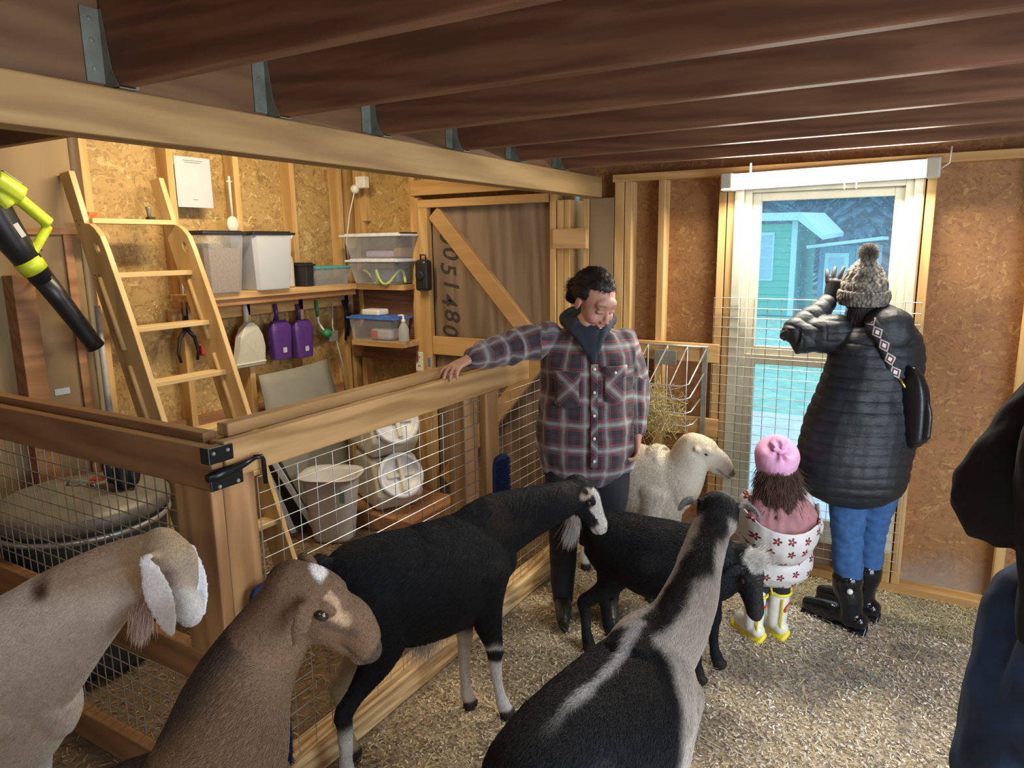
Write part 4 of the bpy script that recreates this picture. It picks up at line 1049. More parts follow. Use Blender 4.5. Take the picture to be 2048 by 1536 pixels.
def segd(P, a, b):
    a, b = np.array(a), np.array(b); t = np.clip(((P - a) @ (b - a)) / ((b - a) @ (b - a)), 0, 1); return np.linalg.norm(P - (a + t[:, None] * (b - a)), axis=1)
class Goat:
    """forward = +x, left = +y in the goat's own frame"""
    def __init__(s, name, label, org, hd, size=(1, 1, 1)):
        s.org, s.hd = org, hd; s.root = empty(name, (org[0], org[1], 0), math.radians(hd)); tag(s.root, label, 'goat'); s.sz = size
        a = math.radians(hd); s.M = Matrix(((math.cos(a), -math.sin(a), 0, org[0]), (math.sin(a), math.cos(a), 0, org[1]), (0, 0, 1, 0), (0, 0, 0, 1))); s.Mi = s.M.inverted()
        s.bm = bmesh.new()
    def loc(s, w): return s.Mi @ Vector(w)
    def px(s, x, y, lat=0.0): return s.loc(pl(x, y, s.org, s.hd, lat))
    def dirl(s, heading, pitch):
        a, p = math.radians(heading - s.hd), math.radians(pitch)
        return Vector((math.cos(a) * math.cos(p), math.sin(a) * math.cos(p), math.sin(p)))
    def body(s, fat=1.0):
        X, Y, Z = s.sz
        rows = [(-.37, .66, .06, .085), (-.30, .665, .125, .125), (-.20, .64, .150, .165), (-.05, .595, .172, .205), (.10, .59, .165, .205), (.22, .605, .135, .20), (.31, .62, .105, .165), (.37, .63, .07, .11)]
        loft(s.bm, [(x * X, 0, z * Z, a * Y * fat, b * Z) for x, z, a, b in rows], n=28)
    def leg(s, front, lat, dx=0.0, foot=None, lift=0):
        X, Y, Z = s.sz
        if front: pts = [(.235, .60, .075, .115), (.225, .47, .052, .075), (.235, .36, .034, .042), (.245, .285, .027, .031), (.24, .25, .023, .025), (.24, .17, .0165, .019), (.245, .10, .0165, .019), (.250, .07, .021, .024), (.262, .03, .021, .025), (.270, .008, .024, .032)]
        else: pts = [(-.22, .63, .085, .135), (-.19, .51, .065, .105), (-.215, .41, .043, .062), (-.29, .325, .027, .034), (-.335, .275, .025, .034), (-.325, .22, .020, .024), (-.315, .12, .0175, .020), (-.308, .08, .021, .024), (-.295, .035, .022, .026), (-.288, .008, .024, .033)]
        rows = []
        for x, z, a, b in pts:
            t = 1 - z / .6; fx = (foot[0] - pts[-1][0] * X) * max(0, t) if foot else dx * max(0, t)
            fy = (foot[1] if foot else lat) * Y if False else lerp(lat * .72, foot[1] if foot else lat, max(0, min(1, t)))
            rows.append((x * X + fx, fy, max(z * Z + lift * max(0, t), .012), a * (Y if z > .4 else 1), b * (Y if z > .4 else 1)))
        loft(s.bm, rows, n=16, k=3)
    def neck(s, pts):
        loft(s.bm, pts, n=24, k=4)
    def head(s, poll, nose, side=None, k=1.0, roman=0.0):
        poll, nose = Vector(poll), Vector(nose); f = (nose - poll); L = f.length; f.normalize()
        side = Vector(side) if side is not None else Vector((0, 1, 0)); side = (side - f * side.dot(f)).normalized(); up = f.cross(side)
        if up.z < -.2 or (abs(up.z) <= .2 and up.dot(Vector((1, 0, 0))) < 0): up = -up
        s.hf, s.hs, s.hu, s.hp, s.hL = f, side, up, poll, L
        R = []
        for t, a, b, o in ((-.10, .045, .052, -.012), (.08, .054, .062, -.008), (.26, .056, .066, -.010), (.42, .046, .060, -.014), (.60, .034, .050, -.016 + roman), (.78, .030, .041, -.018 + roman * .8), (.93, .030, .034, -.021), (1.0, .024, .026, -.024)):
            p = poll + f * (t * L) + up * o * k; R.append((p.x, p.y, p.z, a * k, b * k))
        loft(s.bm, R, side=side, n=22, k=3)
        # jaw, brow ridges, nostrils, lips
        for t, o, r in ((.34, -.052, (.034, .05, .026)), (.62, -.046, (.024, .055, .018)), (.92, -.047, (.021, .026, .013))):
            ell(s.bm, poll + f * t * L + up * o * k, (r[0] * k, r[1] * k, r[2] * k), Matrix((side, f, up)).transposed(), 12)
        for q in (-1, 1):
            ell(s.bm, poll + f * .30 * L + side * q * .043 * k + up * .018 * k, (.016 * k, .026 * k, .014 * k), Matrix((side, f, up)).transposed(), 10)
            ell(s.bm, poll + f * .97 * L + side * q * .016 * k - up * .008 * k, (.011 * k, .013 * k, .011 * k), Matrix((side, f, up)).transposed(), 10)
    def H(s, t, sd, u): return s.hp + s.hf * t * s.hL + s.hs * sd + s.hu * u
    def ear(s, q, pts, base=None):
        """pts: offsets (t, side, up, half width, thickness) from the ear root"""
        loft(s.bm, [(*s.H(t, q * sd, u), w, th) for t, sd, u, w, th in pts], side=s.hf if base is None else base, n=12, k=3)
    def tail(s, pts): loft(s.bm, pts, n=10, k=3)
    def finish(s, col, voxel=.007, smooth=4, furN=30000, flen=.016, belly=True):
        me = fuse(s.bm, voxel, smooth)
        P = vco(me).astype(float); No = vno(me)
        # muscle and rib relief
        d = vnoise(P, 7, 3) * .003 + vnoise(P, 18, 4) * .0015
        me.vertices.foreach_set('co', (P + No * d[:, None]).astype(np.float32).ravel()); me.update(); P = vco(me).astype(float)
        hp, hf, hs, hu = (np.array(v) for v in (s.hp, s.hf, s.hs, s.hu))
        Q = P - hp; Hh = np.stack([(Q @ hf) / s.hL, Q @ hs, Q @ hu], 1)
        c = np.clip(col(P, Hh), .003, 1)
        X, Y, Z = s.sz
        h_, s_, u_ = Hh.T; md = .55 * c
        for q in (-1, 1): c = mixc(c, (.02, .015, .013), sstep(.010, .004, np.sqrt((h_ * s.hL - s.hL * 1.0) ** 2 + (s_ - q * .015) ** 2 * 1.5 + (u_ + .010) ** 2 * .5)))
        c = mixc(c, (.05, .03, .025), .7 * sstep(.0045, .002, np.abs(u_ + .040 - (1 - h_) * .02)) * (h_ > .70) * (h_ < 1.12) * (np.abs(s_) < .04))
        c = mixc(c, (.03, .022, .018), sstep(.045, .03, P[:, 2]))          # hooves
        set_col(me, c)
        b = link('body', me, M['hide'], s.root, smooth=True)
        for q in (-1, 1):
            bm = bmesh.new(); ell(bm, s.H(.30, q * .0475, .004), (.0135, .0155, .012), Matrix((s.hs, s.hf, s.hu)).transposed(), 14); obj('eye', bm, s.eyem if hasattr(s, 'eyem') else M['eye'], s.root, smooth=True)
        hpv, hfv = hp, hf
        def flow(p):
            f = np.tile(np.array([-1.0, 0, -.55]), (len(p), 1))
            leg = sstep(.45, .30, p[:, 2]); f = f * (1 - leg[:, None]) + np.array([-.1, 0, -1.0]) * leg[:, None]
            up = np.array(s.flowneck) if hasattr(s, 'flowneck') else np.array([-.7, 0, -1.0])
            w = sstep(.30 * X, .42 * X, p[:, 0]) * sstep(.5, .7, p[:, 2]); f = f * (1 - w[:, None]) + up * w[:, None]
            hd_ = sstep(.22, .14, np.linalg.norm(p - (hpv + hfv * s.hL * .5), axis=1)); f = f * (1 - hd_[:, None]) - hfv * hd_[:, None] * .9
            return f
        def ln(p):
            h = sstep(.24, .16, np.linalg.norm(p - (hpv + hfv * s.hL * .6), axis=1)); lg = sstep(.42, .30, p[:, 2])
            return flen * (1 - .62 * h) * (1 - .55 * lg)
        if furN: fur('coat', b, s.root, furN, ln, flow, keep=s.keep if hasattr(s, 'keep') else None, radius=getattr(s, 'frad', .0006))
        return b
    def tuft(s, name, root, tip, r, N, L, colr, droop=None, seed=3):
        q = np.random.default_rng(seed); root, tip = np.array(root), np.array(tip)
        p0 = root + q.normal(0, 1, (N, 3)) * r; d = (tip - root); d = d / np.linalg.norm(d)
        LL = L * q.uniform(.5, 1.1, (N, 1)); dd = d + q.normal(0, .12, (N, 3))
        p1 = p0 + dd * LL * .5; p2 = p0 + (dd + np.array(droop if droop is not None else (0, 0, -.1))) * LL
        hc = bpy.data.hair_curves.new(name); hc.add_curves([3] * N)
        hc.attributes['position'].data.foreach_set('vector', np.stack([p0, p1, p2], 1).astype(np.float32).ravel())
        ra = hc.attributes.get('radius') or hc.attributes.new('radius', 'FLOAT', 'POINT')
        ra.data.foreach_set('value', np.tile(np.array([.0005, .00045, .0001], np.float32), N))
        ca = hc.attributes.new('hcol', 'FLOAT_COLOR', 'CURVE'); cc = np.clip(np.array(colr)[None] * q.uniform(.7, 1.2, (N, 1)), 0, 1)
        ca.data.foreach_set('color', np.hstack([cc, np.ones((N, 1))]).astype(np.float32).ravel())
        o = bpy.data.objects.new(name, hc); COL.objects.link(o); hc.materials.append(M['fur']); o.parent = s.root; return o
def ns(P, f, a, seed=0): return vnoise(P, f, seed) * a
BLACK, WHITE, TANC = (.007, .0075, .010), (.62, .59, .55), (.50, .34, .18)

# ---- A: black goat with white stockings, along the fence
g = Goat('goat', 'black goat with white front legs and striped face standing along the fence', (-1.44, 1.80), 65, (.86, .92, 1.0))
g.body()
g.leg(True, .10, foot=(g.loc((-1.41, 2.02, 0)).x, .055)); g.leg(True, -.10, foot=(g.loc((-1.295, 2.06, 0)).x + .0, -.07))
g.leg(False, .10, foot=(g.loc((-1.62, 1.60, 0)).x, .055)); g.leg(False, -.10, foot=(g.loc((-1.53, 1.48, 0)).x, -.09))
a1, a2, a3 = g.px(985, 1060), g.px(1060, 1030), g.px(1125, 1000)
g.neck([(.20, 0, .66, .085, .16), (a1.x, 0, a1.z, .075, .135), (a2.x, 0, a2.z + .01, .062, .10), (a3.x, 0, a3.z, .055, .075), (g.px(1155, 985).x, 0, g.px(1155, 985).z, .05, .06)])
pw = g.M @ g.px(1158, 975); hh = 28
nz = pl(1212, 1052, (pw.x, pw.y), hh)
g.head(g.loc(pw), g.loc(nz), side=g.dirl(hh + 90, 0), k=.98)
for q in (-1, 1): g.ear(q, [(.10, .045, .02, .014, .008), (.06, .065, .026, .018, .007), (.0, .082, .022, .014, .005), (-.03, .09, .014, .006, .003)])
g.tail([(-.31, 0, .74, .02, .02), (-.35, 0, .77, .022, .018), (-.37, 0, .73, .02, .014)])
def colA(P, H):
    c = np.tile(BLACK, (len(P), 1)).astype(float)
    x, y, z = P.T; n = ns(P, 20, .02, 5)
    c = mixc(c, (.045, .035, .022), .6 * sstep(.3, .9, vnoise(P, 9, 8)) * sstep(.60, .78, z))
    fl = (x > .05) & (z < .40)
    c = mixc(c, WHITE, sstep(.34, .29, z + n) * (x > .05))
    c = mixc(c, BLACK, sstep(.035, .02, np.abs(z - .27 + n)) * (x > .1) * (y < .0))
    c = mixc(c, (.48, .36, .25), sstep(.36, .28, z + n) * (x > .05) * (y > .0) * .6)
    c = mixc(c, WHITE, sstep(.24, .18, z + n) * (x < -.1))
    c = mixc(c, (.45, .34, .22), sstep(.44, .36, z + n * 2) * (x < -.12) * (y > .02))
    c = mixc(c, WHITE, sstep(.42, .39, z + n) * (np.abs(x + .0) < .12) * (np.abs(y) < .12))
    h, s_, u = H.T; hd = (h > -.2) & (h < 1.2) & (np.abs(s_) < .09) & (np.abs(u) < .12)
    c = mixc(c, WHITE, hd * sstep(.017, .010, np.abs(np.abs(s_) - .020 - .012 * (1 - h)) + n * .2) * (u > -.01) * (h > .12))
    c = mixc(c, WHITE, hd * sstep(.80, .90, h + n))
    c = mixc(c, (.5, .42, .32), hd * sstep(.035, .02, np.sqrt((h * .26 - .03) ** 2 + (np.abs(s_) - .05) ** 2 + (u - .015) ** 2)))
    return c
g.frad = .0005; g.finish(colA, .007, 4, 95000, .020)
q_ = g.H(.42, 0, -.075)
g.tuft('beard', q_, q_ + Vector((-.02, 0, -.1)), .009, 1400, .10, (.42, .38, .34), droop=(-.12, 0, -.1))
q_ = g.H(-.1, -.03, -.10); g.tuft('wattle', q_, q_ + Vector((-.02, 0, -.05)), .008, 500, .035, (.6, .45, .3))
g.tuft('belly_fringe', (-.02, -.03, .405), (-.03, -.02, .33), .028, 1500, .034, (.45, .40, .35))

# ---- C: small black goat with white poll
g = Goat('goat', 'small black goat with white tuft on its forehead, head lowered', (-.90, 2.665), 0, (.86, .84, .77))
g.body(1.1)
for q, fx in ((1, .0), (-1, .0)):
    g.leg(True, q * .075, dx=.02 * q); g.leg(False, q * .075, dx=.02 * q)
pw = Vector(pl(1492, 1120, (-.52, 2.66), 0)); hh = -25
g.neck([(.17, 0, .46, .07, .13), (.26, 0, .47, .062, .105), (.33, -.01, .49, .055, .075), (g.loc(pw).x - .01, g.loc(pw).y, g.loc(pw).z - .015, .05, .055)])
nz = pl(1522, 1232, (pw.x, pw.y), hh)
g.head(g.loc(pw), g.loc(nz), side=g.dirl(hh + 90, 0), k=.95)
for q in (-1, 1): g.ear(q, [(.10, .04, .012, .014, .008), (.10, .07, .008, .022, .007), (.12, .10, -.01, .018, .005), (.16, .12, -.03, .006, .003)])
g.tail([(-.30, 0, .55, .02, .02), (-.34, 0, .58, .02, .016), (-.36, 0, .55, .018, .012)])
def colC(P, H):
    c = np.tile(BLACK, (len(P), 1)).astype(float); h, s_, u = H.T; n = ns(P, 40, .012, 5)
    c = mixc(c, (.72, .72, .70), (u > -.01) * sstep(.052, .038, np.sqrt((h * .22 - .005) ** 2 + s_ ** 2) + n))
    c = mixc(c, (.05, .045, .04), sstep(.3, .8, vnoise(P, 10, 6)) * .5)
    return c
g.frad = .0006; g.finish(colC, .007, 3, 55000, .022)
q_ = g.H(.02, 0, .045); g.tuft('forehead_tuft', q_, q_ + Vector((.03, -.01, .03)), .020, 2600, .020, (.75, .75, .73))
q_ = g.H(.5, 0, -.05); 

# ---- B: cream goat behind the woman in plaid
g = Goat('goat', 'cream white goat with lowered eyelids standing behind the woman in plaid', (-1.26, 3.30), -22, (.84, .88, .93))
g.body()
for q in (1, -1): g.leg(True, q * .09, dx=.01 * q); g.leg(False, q * .09)
pw = Vector(pl(1392, 888, (-.90, 3.22), 10)); nz = pl(1466, 938, (pw.x, pw.y), 8); L_ = g.loc(pw)
g.neck([(.17, 0, .60, .09, .17), (.26, .01, .62, .085, .15), (.31, .03, .69, .07, .11), (lerp(.31, L_.x, .6), lerp(.03, L_.y, .6), .77, .06, .085), (L_.x, L_.y, L_.z - .025, .052, .066)])
g.head(g.loc(pw), g.loc(nz), side=g.dirl(98, 0), k=1.08, roman=.008)
for q in (-1, 1): g.ear(q, [(.10, .045, .006, .016, .010), (.09, .060, .004, .018, .009), (.06, .070, -.004, .010, .005)])
def colB(P, H):
    c = np.tile((.66, .58, .47), (len(P), 1)).astype(float); h, s_, u = H.T; x, y, z = P.T
    c = mixc(c, (.74, .60, .36), .6 * sstep(.70, .82, z + ns(P, 8, .04, 3)) * (h < .5))
    c = mixc(c, (.30, .27, .25), .55 * sstep(.25, .6, vnoise(P * np.array([1, 1, .5]), 9, 11)) * (x > .1) * (z < .74) * (np.abs(h) > .35))
    c = mixc(c, (.12, .10, .09), sstep(.96, 1.02, h) * (u > -.03) * (np.abs(u) < .1) * .8)
    c = mixc(c, (.35, .28, .22), .5 * sstep(.02, .008, np.sqrt((h * .25 - .077) ** 2 + (np.abs(s_) - .05) ** 2 + (u - .0) ** 2)))
    return c
g.frad = .0006; g.finish(colB, .007, 3, 55000, .013)

# ---- D: buff goat with a dark back, seen from behind in the foreground
g = Goat('goat', 'buff goat with black back stripe seen from behind in the foreground', (-.585, 1.38), 86, (.98, 1.0, .96))
g.body(1.05)
for q in (1, -1): g.leg(True, q * .10); g.leg(False, q * .10, dx=.03)
pw = Vector((-.515, 2.015, .985)); pw = at(1436, 1018, 'y', 2.0); L_ = g.loc(pw)
m1, m2 = g.loc(at(1388, 1175, 'y', 1.78)), g.loc(at(1408, 1100, 'y', 1.88))
g.neck([(.17, 0, .62, .105, .17), (.27, .0, .66, .10, .155), (.345, m1.y * .6, .72, .078, .125), (m1.x, m1.y, m1.z, .062, .095), (m2.x, m2.y, m2.z, .054, .074), (L_.x - .01, L_.y, L_.z - .02, .050, .062)])
hh = 104; nose = pw + Vector((math.cos(math.radians(hh)) * .21, math.sin(math.radians(hh)) * .21, -.13))
g.head(L_, g.loc(nose), side=g.dirl(hh + 90, 0), k=1.08)
g.ear(1, [(.04, .040, .010, .020, .012), (.02, .066, .018, .026, .009), (.0, .088, .016, .024, .008), (.0, .104, .0, .018, .006), (.02, .110, -.016, .008, .004)])
g.ear(-1, [(.04, .040, .010, .020, .012), (.02, .066, .018, .026, .009), (.0, .090, .014, .025, .008), (.0, .110, -.004, .018, .006), (.02, .118, -.022, .008, .004)])
g.tail([(-.36, 0, .70, .022, .022), (-.42, 0, .72, .024, .018), (-.45, 0, .68, .02, .014)])
NECKM = [m1, m2, L_]
def colD(P, H):
    x, y, z = P.T; n = ns(P, 14, .022, 5) + ns(P, 45, .008, 6)
    buff = np.array((.52, .42, .31)); c = np.tile(buff, (len(P), 1))
    c = mixc(c, (.60, .56, .52), .7 * sstep(.3, -.2, vnoise(P, 3, 2)))
    # flank darkening towards rump: black blanket over back and sides
    topz = .80 - .0 * x
    blk = sstep(.02, -.02, x - .17 + n - (z < .55) * .05)
    zb = np.interp(x, [-.35, -.1, .1, .2], [.36, .50, .66, .74]); c = mixc(c, BLACK, blk * sstep(-.03, .04, z - zb + n))
    c = mixc(c, (.10, .10, .10), .45 * blk * sstep(.3, .8, vnoise(P * np.array([.5, 1, 1]), 12, 8)))
    # shoulders: dark saddle between withers and neck
    yc = np.interp(x, [.2, m1.x, m2.x, L_.x], [0, m1.y, m2.y, L_.y])
    nk = sstep(.040, .020, np.abs(y - yc + .016) + n * .5) * (z > np.interp(x, [.15, .3, m1.x, L_.x], [.70, .74, m1.z, L_.z - .03])) * (x > .12)
    c = mixc(c, (.02, .018, .018), nk)
    # white dorsal line
    dl = sstep(.022, .008, np.abs(y + ns(P, 9, .012, 9)) + np.maximum(0, n) * .4) * (x < .21) * (x > -.27) * (z > .6)
    c = mixc(c, (.55, .55, .55), dl * .9 * sstep(-.28, -.05, x))
    h, s_, u = H.T; hd = (h > -.30) * (h < 1.3) * (np.abs(s_) < .06)
    c = mixc(c, (.02, .02, .022), hd * sstep(-.045, -.02, u + n * .4) * (h > -.3))
    c = mixc(c, (.40, .39, .38), .7 * hd * sstep(.3, .7, vnoise(P, 26, 12)) * (u > .02))
    ear = (np.abs(s_) > .07) * (h > -.35) * (h < .4)
    c = mixc(c, (.34, .35, .37), ear * .9)
    return c
g.flowneck = (-.6, 0, -.8); g.frad = .00045; g.finish(colD, .0065, 4, 170000, .018)

# ---- E: brown goat, lower left foreground
PE = np.array(CC + ray(598, 1172) * 1.34)
WE = at(395, 1475, 'z', .80)
ang = math.degrees(math.atan2(PE[1] - WE.y, PE[0] - WE.x))
hdE = 58
ca, sa = math.cos(math.radians(hdE)), math.sin(math.radians(hdE))
orgE = (WE.x - .24 * ca, WE.y - .24 * sa)
g = Goat('goat', 'brown goat with pale forehead turning its head to the right', orgE, hdE, (.98, .92, .97))
g.body()
for q in (1, -1): g.leg(True, q * .10); g.leg(False, q * .10)
L_ = g.loc(Vector(PE)); k1 = g.loc(Vector(CC + ray(478, 1392) * 1.32)); k2 = g.loc(Vector(CC + ray(545, 1268) * 1.335))
g.neck([(.15, 0, .62, .10, .17), (.24, k1.y * .3, .68, .09, .145), (k1.x, k1.y, k1.z, .070, .098), (k2.x, k2.y, k2.z, .058, .076), (L_.x - .005, L_.y, L_.z - .02, .05, .060)])
hh = 38; nz = pl(757, 1283, (PE[0], PE[1]), hh)
g.head(L_, g.loc(nz), side=g.dirl(hh + 90, 0), k=1.0, roman=.014)
g.ear(-1, [(.12, .045, .010, .014, .009), (.13, .072, .006, .019, .007), (.17, .092, -.012, .020, .006), (.22, .096, -.038, .013, .005), (.25, .094, -.056, .004, .003)])
g.ear(1, [(.05, .04, .01, .014, .009), (.0, .065, .018, .018, .008), (-.05, .09, .012, .016, .006), (-.05, .105, -.01, .008, .004)])
def colE(P, H):
    x, y, z = P.T; n = ns(P, 14, .02, 5) + ns(P, 45, .008, 6)
    c = np.tile((.125, .072, .038), (len(P), 1)).astype(float)
    c = mixc(c, (.19, .12, .07), .55 * sstep(-.2, .5, vnoise(P, 5, 2)))
    # dark mane down the back of the neck and spine
    L3 = [(-.38, 0, .75), (.05, 0, .80), (.20, 0, .815), (k1.x - .085, k1.y, k1.z + .045), (k2.x - .065, k2.y, k2.z + .035), (L_.x - .055, L_.y, L_.z + .02)]
    dd = np.min([segd(P, L3[i_], L3[i_ + 1]) for i_ in range(5)], axis=0); m = sstep(.085, .02, dd + n)
    c = mixc(c, (.03, .022, .018), np.clip(m, 0, 1) * .85)
    h, s_, u = H.T; hd = (h > -.3) * (h < 1.3) * (np.abs(s_) < .09) * (np.abs(u) < .12)
    c = mixc(c, (.15, .085, .045), hd * .8)
    c = mixc(c, (.70, .66, .62), hd * sstep(.034, .022, np.sqrt((h * .22 - .012) ** 2 + s_ ** 2) + n) * (u > .01))
    c = mixc(c, (.42, .27, .16), hd * sstep(.011, .005, np.abs(s_ + .037) + np.maximum(0, n) * .3) * (h > .22) * (h < .62) * (u > .0))
    c = mixc(c, (.05, .03, .02), hd * sstep(.014, .006, np.abs(u + .010 - (h - .3) * .02) ) * (h > .36) * (h < .75) * .55)
    c = mixc(c, (.06, .035, .025), hd * sstep(.95, 1.03, h) * .8)
    return c
g.eyem = M['eye']; g.flowneck = (-.5, 0, -1.0); g.frad = .0004; g.finish(colE, .0055, 4, 180000, .012)

# ---- F: pale goat with long white ears, cut by the left edge
PF = np.array(CC + ray(326, 1102) * 1.68)
hdF = 24
WF = Vector(CC + ray(-60, 1165) * 1.74)
ca, sa = math.cos(math.radians(hdF)), math.sin(math.radians(hdF))
orgF = (WF.x - .20 * ca, WF.y - .20 * sa)
g = Goat('goat', 'pale fawn goat with long hanging white ears at the left edge', orgF, hdF, (1.0, .95, 1.02))
g.body(1.02)
g.leg(True, -.10, foot=(.30, -.10)); g.leg(True, .10, foot=(.22, .10)); g.leg(False, -.10); g.leg(False, .10)
L_ = g.loc(Vector(PF)); k1 = g.loc(Vector(CC + ray(120, 1245) * 1.72)); k2 = g.loc(Vector(CC + ray(225, 1165) * 1.70))
g.neck([(.15, 0, .64, .105, .18), (.25, k1.y * .4, .69, .10, .175), (k1.x, k1.y, k1.z, .080, .128), (k2.x, k2.y, k2.z, .066, .090), (L_.x - .01, L_.y, L_.z - .02, .056, .066)])
nz = Vector(CC + ray(376, 1226) * 1.60)
g.head(L_, g.loc(nz), side=g.dirl(38, 0), k=1.05, roman=.014)
def hang_ear(root, tip, w):
    r, t = g.loc(root), g.loc(tip); R = [(*g.loc(Vector(PF)), w * .3, .009)]
    for f_, ww in ((0, .35), (.15, .7), (.45, 1.0), (.75, .8), (.95, .35), (1, .12)):
        p = r.lerp(t, f_) + Vector((0, 0, -.03 * math.sin(PI * f_) * 0)); R.append((*p, w * ww, .007))
    loft(g.bm, R, side=Vector(g.Mi.to_3x3() @ Vector(CR)), n=14, k=4)
hang_ear(Vector(CC + ray(290, 1118) * 1.54), Vector(CC + ray(346, 1272) * 1.49), .031)
hang_ear(Vector(CC + ray(378, 1092) * 1.74), Vector(CC + ray(408, 1232) * 1.69), .026)
ER = g.loc(Vector(CC + ray(290, 1118) * 1.54)); ET = g.loc(Vector(CC + ray(346, 1272) * 1.49)); ER2 = g.loc(Vector(CC + ray(378, 1092) * 1.74)); ET2 = g.loc(Vector(CC + ray(408, 1232) * 1.69))
SPOT = g.loc(Vector(CC + ray(92, 1178) * 1.66))
def colF(P, H):
    x, y, z = P.T; n = ns(P, 12, .02, 5)
    c = np.tile((.66, .57, .48), (len(P), 1)).astype(float)
    c = mixc(c, (.40, .28, .20), .5 * sstep(-.1, .6, vnoise(P, 4, 2)) * (z > .62))
    c = mixc(c, (.72, .68, .62), sstep(.62, .48, z + n))
    c = mixc(c, (.38, .23, .11), .55 * sstep(.93, .99, z + n) * (x < L_.x - .02))
    c = mixc(c, (.10, .045, .025), sstep(.042, .015, np.sqrt((x - SPOT.x) ** 2 + (z - SPOT.z) ** 2) + n * .8) * (y < 0))
    h, s_, u = H.T; hd = (h > -.25) * (h < 1.25) * (np.abs(s_) < .09) * (np.abs(u) < .12)
    c = mixc(c, (.46, .33, .18), hd * .75 * sstep(.75, .3, h))
    c = mixc(c, (.34, .27, .22), hd * .6 * sstep(.3, .5, h) * sstep(.9, .6, h) * (np.abs(s_) > .0))
    c = mixc(c, (.74, .71, .68), hd * sstep(.72, .86, h))
    e = np.minimum(segd(P, ER, ET), segd(P, ER2, ET2))
    c = mixc(c, (.80, .79, .80), sstep(.037, .031, e))
    return c
g.flowneck = (-.8, 0, -.6); g.frad = .0004; g.finish(colF, .006, 4, 170000, .011)
q_ = g.H(.55, 0, -.07); g.tuft('throat_tuft', g.loc(Vector(CC + ray(286, 1226) * 1.66)), g.loc(Vector(CC + ray(278, 1280) * 1.66)), .009, 1400, .052, (.6, .45, .37))
